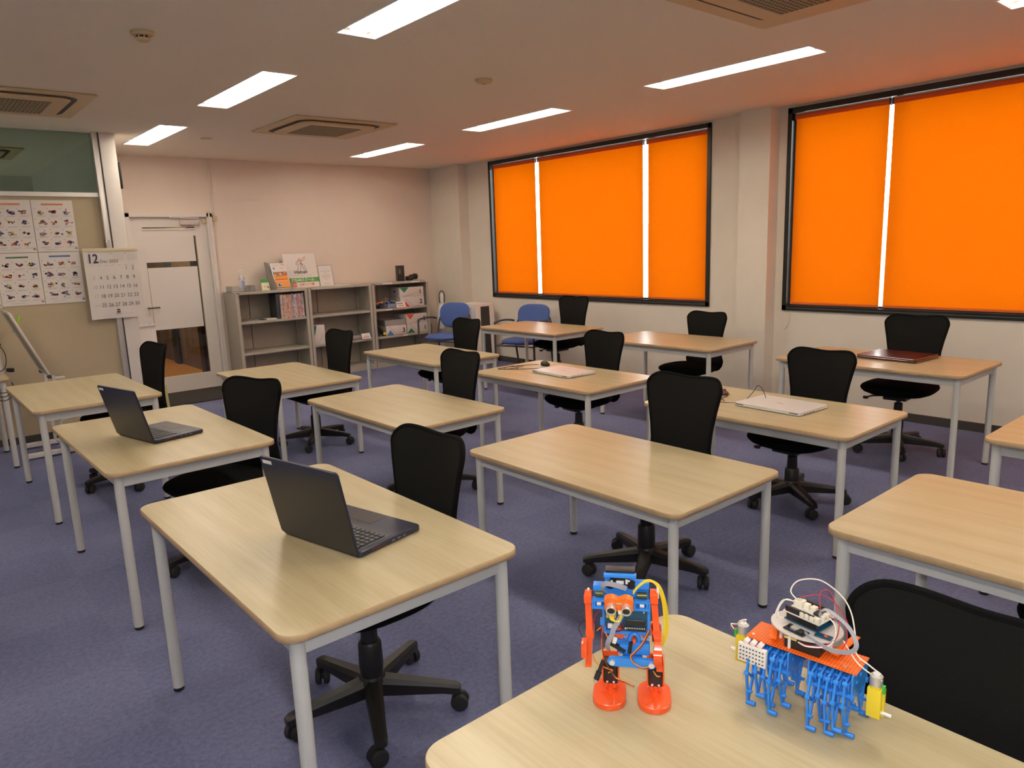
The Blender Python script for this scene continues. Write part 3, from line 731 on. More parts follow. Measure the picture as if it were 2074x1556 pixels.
# ------------------------------------------------------------------ laptops
def open_laptop(loc, fdir, lid_t, name_lab, lab):
    rz = math.atan2(fdir[1], fdir[0])      # local +x = front edge direction
    t = empty('laptop', loc, rz, lab, 'laptop', 'open black laptops')
    w, dp = .345, .245
    m_ = MB(); m_.prism(rrect(dp, w, .012, 4, cx=dp / 2), .003, .020, M_navy, bev=.003)
    m_.box((dp * .33, 0, .0202), (dp * .50, w * .92, .0008), m=M_key)
    m_.box((dp * .82, .02, .0203), (dp * .28, .11, .0006), m=M_navy2)
    for k in range(7): m_.box((.05 + k * .008, -w / 2, .011), (.004, .002, .006), m=M_bwire)
    for k in range(3): m_.box((.13 + k * .022, -w / 2, .011), (.013, .002, .005), m=M_sildark)
    b_ = m_.obj('base', M_navy, t)
    kb = MB(); rnd = random.Random(4)
    for r in range(6):
        nk = 15; x = .022 + r * .0185
        for c in range(nk): kb.box((x, -w * .43 + (c + .5) * w * .86 / nk, .0222), (.0145, w * .86 / nk - .0035, .003), bev=.0007)
    kb.obj('keyboard', M_key, t)
    a = lid_t; LH = .258
    # lid: from hinge up, leaning back (-x)
    R = Matrix.Translation((0, 0, .012)) @ Matrix.Rotation(-a, 4, 'Y')
    l = MB(); l.T = R @ Matrix.Rotation(-PI / 2, 4, 'Y')   # local: x->z
    l.prism(rrect(LH, w, .010, 4, cx=LH / 2), -.0025, .0045, M_navy, bev=.0015)
    l.T = R
    lid = l.obj('lid', M_navy, t)
    f = MB(); f.T = R
    pl = [(-.0050, -w / 2 + .004, .004), (-.0050, w / 2 - .004, .004), (-.0050, w / 2 - .004, LH - .040)]
    for k in range(1, 12):
        u = k / 12; pl.append((-.0050, w / 2 - .004 - u * (w - .008), LH - .040 + .014 * math.sin(min(1, u * 1.5) * PI / 2)))
    pl.append((-.0050, -w / 2 + .004, LH - .024)); f.add(pl, [tuple(range(len(pl)))]); f.obj('lid_panel', M_navy2, lid)
    s_ = MB(); s_.T = R; s_.box((-.0054, w / 2 - .034, LH - .016), (.0008, .042, .011), bev=.0002); s_.obj('name_sticker', M_paper, lid)
    s_ = MB(); s_.T = R; s_.box((.0032, 0, LH / 2 + .008), (.0006, w - .03, LH - .04)); s_.obj('screen', M_chip, lid)
    h = MB(); h.cyl((.002, -w / 2 + .03, .013), (.002, w / 2 - .03, .013), .006, n=10); h.obj('hinge', M_black, t)
    if name_lab: s_ = MB(); s_.box((.232, w / 2 - .014, .0204), (.010, .012, .0005)); s_.obj('red_sticker', M_inkr, b_)
    return t
open_laptop((.842, 1.893, .70), (.975, .222), .20, True, 'open black laptop on the left foreground table, screen facing the chair')
open_laptop((.783, 3.705, .70), (.972, .235), .24, False, 'open black laptop on the second table, farther from the camera')
def closed_laptop(loc, rz, w, dp, th, m1, m2, lab, grp, logo=True):
    t = empty('closed_laptop', loc, rz, lab, 'laptop', grp)
    MB().prism(rrect(dp, w, .014, 5), .002, th * .62, m1, bev=.0025).obj('base', m2, t)
    m_ = MB(); m_.prism(rrect(dp - .002, w - .002, .014, 5), th * .66, th, m1, bev=.002); l = m_.obj('lid', m1, t)
    m_ = MB()
    for s_ in (-1, 1): m_.box((-dp / 2 + .002, s_ * (w / 2 - .035), th * .62), (.006, .05, .005))
    m_.obj('hinge', M_sildark, t)
    m_ = MB()
    for k in range(4): m_.box((-dp / 2 + .05 + k * .028, -w / 2 + .0005, th * .35), (.016, .003, .005), bev=.001)
    m_.obj('port', M_sildark, t)
    if logo: m_ = MB(); m_.box((0, 0, th + .0001), (.016, .04, .0004)); m_.obj('lid_logo', mat('dim_grey_logo', (.5, .48, .48), .3, metal=.5), l)
    return t
closed_laptop((3.650, 3.735, .6145), math.radians(-4), .405, .275, .020, M_silver, M_silver, 'closed white laptop next to the black mouse and tangled cable', 'closed white laptops')
closed_laptop((3.640, 2.022, .6145), math.radians(-3), .400, .285, .020, M_silver, M_silver, 'closed white laptop on the table nearer the camera, linked by a thin cable', 'closed white laptops')
closed_laptop((5.175, 2.030, .6925), math.radians(-4), .400, .335, .026, M_wine, M_black, 'closed glossy dark red laptop on the window-side table', None, logo=False)
def mouse(loc, rz, lab, m2=M_black):
    t = empty('computer_mouse', loc, rz, lab, 'mouse')
    m_ = MB(); rs = []
    for z, k in ((.002, .88), (.008, 1), (.018, .96), (.028, .78), (.035, .48), (.0375, .15)):
        rs.append([(.052 * k * math.cos(a) + (.008 if z > .02 else 0), .031 * k * math.sin(a), z) for a in [2 * PI * i / 24 for i in range(24)]])
    loft(m_, rs); m_.obj('shell', m2, t, sharp=70)
    MB().cyl((-.026, -.003, .028), (-.026, .003, .028), .009, n=14).obj('scroll_wheel', M_rubber, t)
    MB().tube([(-.050, 0, .010), (-.060, 0, .006)], .0025, n=6).obj('cable_root', M_kwire, t)
    return t
mouse((3.795, 4.085, .6138), math.radians(75), 'black computer mouse beside the farther white laptop')
mouse((3.715, 2.455, .6138), math.radians(100), 'black and dark red mouse half hidden behind the foreground chair back', M_wine)
MB().tube([(3.775, 4.14, .62), (3.72, 4.21, .617), (3.62, 4.22, .617), (3.56, 4.14, .617), (3.60, 4.22, .618), (3.55, 4.26, .619), (3.48, 4.20, .617), (3.56, 4.16, .62), (3.66, 4.19, .621), (3.60, 4.25, .62), (3.50, 4.24, .621), (3.45, 4.24, .617), (3.55, 4.12, .617), (3.66, 4.02, .617), (3.70, 3.97, .617)], .0022, n=6, smooth=6).obj('mouse_cable', M_kwire, label='thin black cable in loose loops on the table beside the mouse', cat='cable')
MB().tube([(3.700, 2.39, .618), (3.62, 2.38, .617), (3.57, 2.33, .617), (3.60, 2.37, .619), (3.53, 2.33, .617), (3.60, 2.24, .617), (3.68, 2.22, .66), (3.72, 2.215, .695), (3.74, 2.20, .685), (3.72, 2.16, .640), (3.69, 2.15, .622), (3.68, 2.16, .620), (3.67, 2.235, .620)], .0020, n=6, smooth=6).obj('power_cable', M_kwire, label='thin black cable rising in a peak beside the nearer white laptop', cat='cable')

# ------------------------------------------------------------------ shelf units
SY0, SY1, SH = 8.43, 8.825, 1.122
SX = [(3.010, 3.888), (3.896, 4.778), (4.786, 5.668)]
def shelf_unit():
    w, dp = .880, SY1 - SY0
    t = empty('shelf_unit', cat='shelf', label='x')      # origin at front-centre floor, +y to the wall
    m_ = MB(); th = .022
    for s_ in (-1, 1): m_.box((s_ * (w / 2 - th / 2), dp / 2, SH / 2), (th, dp, SH))
    m_.box((0, dp / 2, SH - .014), (w, dp, .028)); m_.box((0, dp / 2, .035), (w, dp, .07))
    for s_ in (-1, 1): m_.box((s_ * (w / 2 - .018), .004, SH / 2), (.036, .010, SH))
    m_.obj('carcass', M_shelf, t)
    m_ = MB(); m_.box((0, dp - .006, SH / 2), (w - .02, .008, SH - .02)); m_.box((-w * .17, dp - .012, SH / 2), (.006, .006, SH - .04), m=M_base)
    for s_ in (-1, 1): m_.box((s_ * (w / 2 - .03), dp - .05, SH / 2), (.014, .025, SH - .04))
    m_.obj('back_panel', M_shelfin, t)
    for z in (.77, .405): 
        m_ = MB(); m_.box((0, dp / 2 + .005, z), (w - .045, dp - .02, .014)); m_.box((0, .012, z - .008), (w - .045, .006, .026)); m_.obj('shelf_board', M_shelf, t)
    m_ = MB(); m_.box((-w / 2 + .03, -.001, SH - .012), (.035, .003, .008)); m_.obj('maker_plate', M_base, t)
    return t
s0 = shelf_unit(); SL = ['grey steel shelf unit nearest the door, holding a row of magazines', 'middle grey steel shelf unit with an empty upper shelf', 'right grey steel shelf unit holding numbered white boxes']
for i, (a, b_) in enumerate(SX):
    if i == 0: s0.location = ((a + b_) / 2, SY0, 0); tag(s0, SL[0], None, 'grey steel shelf units')
    else: dup(s0, ((a + b_) / 2, SY0, 0), 0, SL[i], 'grey steel shelf units')
for i, (x, w, z) in enumerate(((5.02, .15, SH - .013), (5.46, .14, SH - .013), (5.645, .04, SH - .013), (5.02, .10, .762), (5.25, .08, .397))):
    MB().box((x, SY0 - .0025, z), (w, .002, .018)).obj('shelf_label', M_paper, label=['white label strip on the top front edge of the right shelf unit, left one', 'white label strip on the top front edge of the right shelf unit, middle one', 'small white label at the top right corner of the right shelf unit', 'white label strip on the edge of the upper board, right shelf unit', 'white label strip on the edge of the lower board, right shelf unit'][i], cat='label', group='shelf label strips')
# magazines
rnd = random.Random(7); x = 3.545; cols = [(.55, .50, .52), (.35, .10, .14), (.50, .30, .12), (.20, .22, .36), (.60, .55, .50), (.45, .12, .22), (.30, .36, .30), (.62, .30, .12)]
ZS1, ZS2 = .777, .412
MB().box((3.515, SY0 + .14, ZS1 + .148), (.035, .21, .295), bev=.002).obj('binder', mat('dark_slate_binder', (.03, .035, .04), .5), label='dark tall binder at the left end of the magazine row', cat='binder')
i = 0
while x < 3.835:
    w = rnd.uniform(.008, .013); h = rnd.uniform(.278, .290); c = cols[rnd.randrange(len(cols))]
    m_ = MB(); m_.box((0, 0, h / 2), (w - .001, .21, h), m=mat('spine_%d' % cols.index(c), c, .5))
    z = .02
    while z < h - .04:
        dz = rnd.uniform(.015, .05); m_.box((0, -.1053, z + dz / 2), (w * .7, .0008, dz), m=mat('spine_%d' % rnd.randrange(8), cols[rnd.randrange(8)], .5)); z += dz + rnd.uniform(.008, .02)
    m_.obj('magazine', loc=(x + w / 2, SY0 + .125, ZS1), label='thin colourful magazine standing in the packed row on the left shelf unit', cat='magazine', group='magazines in a row on the left shelf unit')
    x += w; i += 1
m_ = MB(); m_.box((3.44, SY0 + .10, ZS1 + .006), (.14, .10, .012)); m_.box((3.36, SY0 + .11, ZS1 + .003), (.10, .08, .006), m=M_kwire, rot=.3); m_.obj('notepad', M_paper, label='small white notepad lying left of the magazines', cat='notepad')

# numbered storage boxes
M_boxw = mat('white_cardboard', (.66, .60, .57), .6); M_boxs = mat('grey_cardboard_side', (.45, .43, .40), .6)
def stbox(loc, w, dp, h, num, colm, tri, rz, lab, lid=True):
    t = empty('storage_box', loc, rz, lab, 'box', 'numbered white storage boxes')
    m_ = MB(); m_.box((0, 0, h / 2), (w, dp, h), bev=.002); b_ = m_.obj('carton', M_boxw, t)
    p = MB(); y = -dp / 2 - .0012; z0, z1 = (0.0, h)
    if tri == 'top': p.add([(-w * .5, y, h - .002), (-w * .12, y, h - .002), (-w * .31, y, h * .45)], [(0, 1, 2)], colm)
    else: p.add([(-w * .5, y, .002), (-w * .12, y, .002), (-w * .31, y, h * .55)], [(0, 1, 2)], colm)
    a, c = ((-w * .31, h * .42), (w * .05, .01)) if tri == 'bottom' else ((-w * .31, h * .02), (w * .45, h * .6))
    p.tube([(-w * .36, y, h * .98 if tri == 'bottom' else .004), (w * .02, y, .004 if tri == 'bottom' else .03)], .0012, n=4, m=M_inkp)
    p.tube([(w * .02, y, .004 if tri == 'bottom' else .03), (w * .30, y, .004 if tri == 'bottom' else h * .55)], .0010, n=4, m=M_inkp)
    p.text(num, h * .62, XZ(w * .30, y - .001, h * .26), M_inkk, 'LEFT', bold=.002)
    p.obj('print', None, b_)
    s_ = MB(); s_.box((-w / 2 - .001, 0, h * .55), (.002, .05, .018), m=M_dark); s_.obj('handle_hole', M_dark, t)
    return t
stbox((5.43, SY0 + .19, ZS1), .36, .33, .132, '2', M_inkr, 'bottom', math.radians(-6), 'white box numbered 2 on the upper shelf, under box 1')
stbox((5.425, SY0 + .19, ZS1 + .1335), .36, .33, .128, '1', M_dkgrn, 'top', math.radians(-6), 'white box numbered 1 with a green corner, top of the upper pair')
stbox((5.47, SY0 + .19, ZS2), .34, .33, .128, '1', M_dkgrn, 'bottom', 0, 'white box numbered 1 on the lower shelf, under box 2')
stbox((5.465, SY0 + .19, ZS2 + .1295), .34, .33, .128, '2', M_inkr, 'top', 0, 'white box numbered 2 with a red corner on the lower shelf')
stbox((5.138, SY0 + .165, ZS2), .30, .30, .130, '3', M_inkb, 'bottom', math.radians(-5), 'white box numbered 3 with a blue corner on the lower shelf')
stbox((4.02, SY0 + .17, ZS2), .16, .31, .24, '', M_dkgrn, 'top', math.radians(-8), 'white upright box with a green corner on the middle shelf unit')
# trays and cards
M_tray = mat('grey_plastic_tray', (.30, .28, .27), .5); M_trayb = mat('bluish_tray', (.24, .28, .40), .4)
def tray(loc, w, dp, h, m, rz, lab, lining):
    t = empty('tray', loc, rz, lab, 'tray'); m_ = MB(); k = .006
    m_.box((0, 0, k / 2), (w, dp, k)); m_.box((0, -dp / 2 + k / 2, h / 2), (w, k, h)); m_.box((0, dp / 2 - k / 2, h / 2), (w, k, h)); m_.box((-w / 2 + k / 2, 0, h / 2), (k, dp, h)); m_.box((w / 2 - k / 2, 0, h / 2), (k, dp, h))
    m_.obj('tray_body', m, t); m2 = MB(); m2.box((0, 0, h * .55), (w - .03, dp - .03, h * .3)); m2.obj('tray_contents', lining, t); return t
tray((5.138, SY0 + .160, ZS2 + .1315), .31, .26, .075, M_tray, math.radians(-6), 'grey open tray with papers on top of the box numbered 3', M_navy)
tray((5.13, SY0 + .13, ZS1), .24, .22, .06, M_trayb, 0, 'bluish tray filled with robot parts on the upper shelf', M_tray)
tray((4.60, SY0 + .15, ZS2), .26, .24, .055, M_tray, 0, 'grey tray behind a white name card on the middle shelf unit', M_tray)
def card(loc, w, h, lab):
    t = empty('name_card', loc, 0, lab, 'card', 'white tent name cards'); m_ = MB()
    m_.quad((-w / 2, -.02, 0), (w / 2, -.02, 0), (w / 2 - .004, .01, h), (-w / 2 + .004, .01, h)); m_.quad((-w / 2, .035, 0), (w / 2, .035, 0), (w / 2 - .004, .0105, h), (-w / 2 + .004, .0105, h)); m_.obj('card_fold', M_paper, t)
    p = MB(); R = Matrix.Translation((0, -.0085, h * .30)) @ Matrix.Rotation(math.atan2(h, .03), 4, 'X')
    for k, (xx, ww) in enumerate(((-.035, .018), (-.012, .018), (.010, .012), (.026, .014))): p.box((xx, -.0115, h * .33), (ww, .001, .010), m=M_inkr, rot=Matrix.Rotation(math.atan2(-.03, h), 4, 'X'))
    p.box((0, -.0025, h * .62), (.03, .001, .004), m=M_inkg); p.obj('print', M_inkr, t)
card((5.22, SY0 + .022, ZS1 + .0), .15, .075, 'white folded card leaning before the bluish parts tray')
card((4.66, SY0 + .022, ZS2), .13, .07, 'white folded card in front of the grey tray, middle shelf unit')
# small robots in the shelf
def cluster(name, loc, lab, seed, mats_, size, n, extra=None):
    r = random.Random(seed); t = empty(name, loc, 0, lab, 'robot model')
    m_ = MB(); m_.box((0, 0, size[2] * .30), (size[0] * .8, size[1] * .6, size[2] * .22), m=mats_[0], bev=.003)
    for k in range(n):
        m_.box((r.uniform(-.5, .5) * size[0], r.uniform(-.4, .4) * size[1], r.uniform(.25, .85) * size[2]), (r.uniform(.012, .035), r.uniform(.012, .03), r.uniform(.006, .022)), m=mats_[r.randrange(len(mats_))], rot=r.uniform(0, 3))
    m_.obj('chassis', mats_[0], t)
    for sx in (-1, 1):
        for sy in (-1, 1):
            MB().cyl((sx * size[0] * .34, sy * size[1] * .33, size[2] * .22), (sx * size[0] * .34, sy * size[1] * .46, size[2] * .22), size[2] * .21, n=16).obj('wheel', extra or M_rubber, t)
    m_ = MB()
    for k in range(4): m_.tube([(r.uniform(-.4, .4) * size[0], 0, size[2] * .5), (r.uniform(-.5, .5) * size[0], r.uniform(-.3, .3) * size[1], size[2] * r.uniform(.9, 1.2)), (r.uniform(-.4, .4) * size[0], 0, size[2] * .55)], .0018, n=5, smooth=4, m=mats_[k % len(mats_)])
    m_.obj('wires', M_kwire, t); return t
cluster('robot_car', (4.90, SY0 + .12, ZS1), 'small black and red wheeled robot at the left end of the upper shelf', 3, [M_chip, M_red, M_chip, M_pin], (.14, .12, .11), 12)
cluster('robot_kit', (5.10, SY0 + .13, ZS1 + .040), 'blue and yellow bits of a robot kit in the bluish tray', 5, [M_bluep, M_chip, M_yel, M_red, M_inkb], (.16, .12, .08), 16)
t = empty('arm_robot', (4.90, SY0 + .12, ZS2), 0, 'black arm robot with one yellow-hubbed wheel on the lower shelf', 'robot model')
m_ = MB(); m_.box((0, 0, .05), (.10, .09, .035), bev=.004); m_.box((.0, 0, .085), (.05, .05, .05), bev=.004); m_.obj('body', M_chip, t)
MB().tube([(.02, 0, .10), (-.03, 0, .155), (-.075, 0, .215)], .006, n=8).obj('arm', M_chip, t)
w_ = MB().cyl((.055, -.05, .036), (.055, -.075, .036), .034, n=20).obj('wheel', M_rubber, t); MB().cyl((.055, -.0755, .036), (.055, -.079, .036), .021, n=14).obj('hub', M_yel, w_)
MB().cyl((-.045, -.05, .026), (-.045, -.07, .026), .024, n=20).obj('wheel', M_rubber, t)
MB().cyl((.455, 0, 0), (.4552, 0, 0), .001).obj('round_sticker', M_paper) if False else None
MB().cyl((4.50, SY1 - .014, .22), (4.50, SY1 - .016, .22), .025, n=20).obj('round_sticker', M_paper, label='round pale sticker inside the middle shelf unit, low down', cat='sticker')

# things on top of the shelf
ZT = SH
t = empty('acrylic_tray', (3.135, SY0 + .16, ZT), 0, 'clear acrylic tray at the left end of the shelf top', 'tray'); m_ = MB(); k = .004
m_.box((0, 0, k / 2), (.27, .20, k)); m_.box((0, -.1, .035), (.27, k, .07)); m_.box((0, .1, .035), (.27, k, .07)); m_.box((-.135, 0, .035), (k, .20, .07)); m_.box((.135, 0, .035), (k, .2, .07)); m_.obj('tray_body', M_clear, t)
t = empty('sanitizer_bottle', (3.155, SY0 + .15, ZT + .004), 0, 'clear pump bottle of sanitizer with a printed label, standing in the acrylic tray', 'bottle')
MB().lathe([(.030, 0), (.036, .004), (.036, .150), (.031, .170), (.016, .188), (.015, .20)], n=24).obj('bottle_body', mat('cloudy_clear_plastic', (.72, .70, .70), .15, alpha=.55), t)
m_ = MB(); m_.lathe([(.0365, .045), (.0365, .135)], n=24); m_.obj('bottle_label', mat('bluish_white_label', (.60, .60, .66), .5), t)
m_ = MB()
for r_ in range(7): m_.box((0, -.0372, .055 + r_ * .011), (.036 + .006 * (r_ % 2), .0012, .004))
m_.obj('label_print', M_inkb, t)
m_ = MB(); m_.lathe([(.016, .198), (.017, .222), (.008, .228)], n=18); m_.cyl((0, 0, .225), (0, 0, .245), .005, n=10); m_.box((-.012, -.01, .247), (.075, .022, .014), bev=.005); m_.obj('pump_head', M_whitep, t)
t = empty('green_leaflet', (3.415, SY0 + .10, ZT), math.radians(8), 'small upright leaflet with a green top and a picture, before the brochure rack', 'leaflet')
R = Matrix.Rotation(math.radians(-10), 4, 'X'); m_ = MB(); m_.T = R; m_.box((0, 0, .068), (.105, .006, .135)); m_.obj('card', mat('lime_white_print', (.55, .60, .30), .6), t)
m_ = MB(); m_.T = R; m_.box((0, -.0036, .115), (.105, .001, .041), m=M_grn); m_.box((0, -.0036, .05), (.085, .001, .07), m=M_paper); m_.box((.03, -.0045, .038), (.035, .001, .012), m=M_bwire, rot=Matrix.Rotation(.7, 4, 'Y')); m_.box((-.01, -.0045, .045), (.02, .001, .022), m=M_inky); m_.box((.03, -.0045, .075), (.014, .001, .006), m=M_inkg); m_.obj('print', M_grn, t)
t = empty('brochure_rack', (3.62, SY0 + .15, ZT), math.radians(6), 'grey tiered rack holding an orange and white robot course brochure', 'brochure rack')
R = Matrix.Rotation(math.radians(-14), 4, 'X')
m_ = MB(); m_.T = R
for k in range(3): m_.box((0, -.05 + k * .045, .06 + k * .055), (.20, .004, .10 + k * .05))
m_.T = Matrix.Identity(4)
for s_ in (-1, 1):
    m_.add([(s_ * .103, -.10, 0), (s_ * .103, .10, 0), (s_ * .103, .16, .33), (s_ * .103, .11, .33), (s_ * .103, -.10, .05)], [(0, 1, 2, 3, 4)])
m_.box((0, 0, .003), (.21, .20, .006)); m_.box((0, .13, .20), (.206, .006, .25), rot=R); m_.obj('rack_body', M_tray, t)
m_ = MB(); m_.T = Matrix.Translation((0, -.075, .008)) @ Matrix.Rotation(math.radians(-19), 4, 'X'); m_.box((0, 0, .162), (.205, .006, .325), m=M_paper); br = m_.obj('brochure', M_paper, t)
p = MB(); p.T = m_.T; y = -.0045
p.box((0, y, .105), (.18, .001, .19), m=mat('bright_orange_print', (.75, .30, .04), .6)); p.box((0, y - .0008, .188), (.18, .001, .045), m=mat('brown_photo_print', (.30, .14, .08), .6))
rr = random.Random(2)
for k in range(14): p.box((rr.uniform(-.08, .08), y - .0016, rr.uniform(.172, .204)), (.018, .0008, .014), m=[M_inkr, M_paper, M_inky, M_bwire][k % 4])
p.text('ロボット', .034, XZ(-.075, y - .002, .142), M_grn, sx=1.1); p.box((0, y - .0016, .118), (.16, .0008, .010), m=M_inkr); p.box((0, y - .0016, .100), (.15, .0008, .007), m=mat('pink_print', (.80, .40, .35), .6))
p.box((-.045, y - .0016, .045), (.06, .0008, .05), m=M_inkl); p.box((-.05, y - .0024, .048), (.02, .0008, .03), m=M_inkn); p.box((-.03, y - .0024, .040), (.014, .0008, .02), m=M_inkb); p.box((0, y - .0016, .012), (.18, .0008, .008), m=M_bwire)
p.text('プログラミング教室', .018, XZ(-.085, y - .002, .288), M_inkr, sx=1.05); p.text('無料体験', .013, XZ(.02, y - .002, .308), M_inkr); p.box((-.065, y, .258), (.02, .001, .02), m=M_inkb); p.text('STEAM', .018, XZ(.01, y - .002, .25), M_inkg)
p.obj('print', M_inkr, br)
# sign board
t = empty('sign_board', (3.960, SY0 + .235, ZT), math.radians(3), 'white square sign with a line-drawn figure, a green stripe and red lettering', 'sign')
R = Matrix.Rotation(math.radians(-12), 4, 'X'); m_ = MB(); m_.T = R; S_ = .425; m_.box((0, 0, S_ / 2), (.435, .012, S_), bev=.001); bd = m_.obj('board', M_paper, t)
p = MB(); p.T = R; y = -.0075
p.box((0, y, .092), (.435, .001, .055), m=M_grn); p.text('STEAMスクール', .046, XZ(0, y - .0015, .077), M_paper, 'CENTER', bold=.0012, sx=.95)
p.text('Human', .058, XZ(-.01, y - .001, .175), M_inkk, 'CENTER', bold=.001, sx=1.05); p.text('ヒューマンアカデミージュニア', .0185, XZ(0, y - .001, .142), M_inkg, 'CENTER')
p.add([(x_, y - .001, z_) for x_, z_ in rrect(.058, .052, .008, 3, cx=-.125, cy=.035)], [tuple(range(16))], M_inkr)
p.box((-.125, y - .002, .036), (.04, .001, .008), m=M_paper); p.box((-.138, y - .002, .028), (.006, .001, .02), m=M_paper); p.box((-.112, y - .002, .028), (.006, .001, .02), m=M_paper); p.box((-.125, y - .002, .044), (.006, .001, .012), m=M_paper)
p.text('ロボット教室', .034, XZ(.045, y - .001, .022), M_inkr, 'CENTER', bold=.001)
def ln(pts, m): p.tube([(x_, y - .001, z_) for x_, z_ in pts], .0019, n=4, m=m, smooth=4)
ln([(.0, .335), (-.012, .345), (-.012, .358), (.0, .364), (.010, .356), (.008, .340), (.0, .335)], M_inkr)
ln([(-.004, .335), (-.03, .335), (-.052, .318), (-.055, .288), (-.044, .286), (-.035, .312), (-.008, .330)], M_inko)
ln([(.01, .335), (.03, .345), (.065, .380), (.078, .384), (.076, .366), (.045, .335), (.02, .330)], M_inkr)
ln([(.0, .335), (.012, .30)], M_inko); ln([(.018, .335), (.018, .298)], M_inkk)
ln([(.012, .300), (-.018, .290), (-.038, .245), (-.045, .200), (-.020, .200), (.002, .25), (.010, .30)], M_inkk)
ln([(.016, .300), (.045, .285), (.062, .245), (.075, .205), (.052, .203), (.032, .25), (.016, .300)], M_inkk)
p.obj('print', M_inkk, bd)
t = empty('certificate_stand', (4.285, SY0 + .25, ZT), math.radians(0), 'small clear-framed certificate with a blue edge right of the sign', 'certificate')
R = Matrix.Rotation(math.radians(-10), 4, 'X'); m_ = MB(); m_.T = R; m_.box((0, 0, .13), (.185, .006, .26)); m_.box((.094, 0, .13), (.005, .009, .26), m=M_inkb); m_.box((0, 0, .262), (.19, .009, .004), m=M_inkb); m_.obj('frame', M_paper, t)
p = MB(); p.T = R
for z_, w_ in ((.205, .03), (.185, .15), (.16, .05), (.135, .12), (.118, .10), (.10, .11), (.08, .05), (.03, .09)): p.box((0, -.0042, z_), (w_, .001, .006))
p.obj('print', M_inkl, t)
MB().box((4.42, SY0 + .10, ZT + .003), (.19, .12, .005)).obj('paper_sheet', M_paper, label='white papers lying flat on the shelf top right of the certificate', cat='paper')
t = empty('black_box', (5.325, SY0 + .16, ZT), math.radians(-14), 'tall black carton standing on the right shelf unit', 'box')
MB().box((0, 0, .105), (.095, .10, .21), bev=.002).obj('carton', M_chip, t)
m_ = MB(); m_.box((-.018, -.0508, .13), (.028, .001, .07)); m_.obj('print', mat('grey_green_print', (.10, .11, .10), .5), t)
t = empty('camera', (5.50, SY0 + .16, ZT), math.radians(8), 'black camcorder lying beside the tall black carton', 'camera')
M_cam = mat('dark_maroon_black', (.035, .012, .010), .35)
MB().box((-.04, 0, .03), (.08, .07, .06), bev=.008).obj('body', M_chip, t); MB().cyl((-.02, 0, .045), (.06, 0, .048), .032, n=20).obj('barrel', M_cam, t); MB().cyl((.055, 0, .05), (.09, 0, .05), .040, n=20).obj('lens_hood', M_chip, t); MB().cyl((.02, 0, .046), (.035, 0, .046), .038, n=20).obj('focus_ring', M_cam, t)

# ------------------------------------------------------------------ corner things
t = empty('air_purifier', (5.965, 7.76, 0), 0, 'tall white floor-standing air purifier with a dark front panel', 'air purifier')
m_ = MB(); w0, w1, d0, d1, hh = .30, .36, .34, .34, .80
def tap(w, dd, z): return [(-w / 2, -dd / 2, z), (w / 2, -dd / 2, z), (w / 2, dd / 2, z), (-w / 2, dd / 2, z)]
loft(m_, [tap(.36, .40, 0), tap(.30, .38, hh - .01), tap(.29, .37, hh)]); m_.obj('casing', M_whitep, t)
m_ = MB(); m_.box((-.162, 0, .40), (.01, .18, .72), rot=Matrix.Rotation(math.radians(2.15), 4, 'Y')); m_.box((-.150, -.02, .66), (.012, .028, .045), m=M_black, rot=Matrix.Rotation(math.radians(2.15), 4, 'Y')); m_.obj('side_panel', mat('grey_white_panel', (.55, .56, .57), .4), t)
m_ = MB(); m_.add([(-.085, -.204, .05), (.085, -.204, .05), (.070, -.196, .765), (-.070, -.196, .765), (-.085, -.194, .05), (.085, -.194, .05), (.070, -.184, .765), (-.070, -.184, .765)], [(0, 1, 2, 3), (4, 7, 6, 5), (0, 4, 5, 1), (1, 5, 6, 2), (2, 6, 7, 3), (3, 7, 4, 0)]); m_.obj('front_panel', mat('dark_brown_gloss', (.035, .028, .026), .2), t)
t = empty('stick_vacuum', (5.80, 8.33, 0), 0, 'white cordless stick vacuum standing on its charging stand in the corner', 'vacuum cleaner')
MB().lathe([(.05, .44), (.062, .50), (.062, .66), (.050, .72), (.035, .78)], n=20).obj('body', M_whitep, t)
m_ = MB(); m_.box((0, -.01, .83), (.05, .05, .20), bev=.02); m_.obj('grip', M_whitep, t)
MB().tube([(-.04, -.02, .80), (-.045, -.02, .90), (-.02, -.02, .955), (.02, -.02, .955), (.045, -.02, .90), (.04, -.02, .80)], .006, n=8, smooth=4).obj('handle_loop', M_black, t)
MB().cyl((0, 0, .45), (0, 0, .10), .018, n=14).obj('pipe', M_alu, t); MB().box((0, -.04, .045), (.22, .10, .08), bev=.015).obj('floor_head', M_whitep, t)
MB().box((0, .055, .35), (.05, .02, .70), bev=.004).obj('stand', M_leg, t)
MB().box((5.905, YB - .012, .79), (.055, .014, .07), bev=.003).obj('wall_socket', M_paper, label='pale wall plate above the farther blue armchair', cat='wall socket') 
t = empty('yellow_strip', (5.74, 8.60, 0), 0, 'yellowish upright strip with a black plug beside the right shelf unit', 'strip')
MB().box((0, 0, .36), (.05, .03, .72), bev=.003).obj('panel', mat('pale_yellow_plastic', (.55, .50, .22), .5), t); MB().box((0, -.025, .56), (.03, .02, .04), bev=.004).obj('plug', M_black, t)
MB().tube([(0, -.03, .54), (.03, -.04, .46), (.02, -.04, .38), (-.01, -.03, .30), (0, -.03, .02)], .004, n=6, smooth=4).obj('cord', M_kwire, t)
MB().tube([(XW - .004, 3.40, .87), (XW - .006, 3.395, .80), (XW - .008, 3.41, .74), (XW - .006, 3.45, .69)], .003, n=6, smooth=4).obj('wall_wire', M_wall, label='thin pale wire hanging from the corner of the near window', cat='wire')

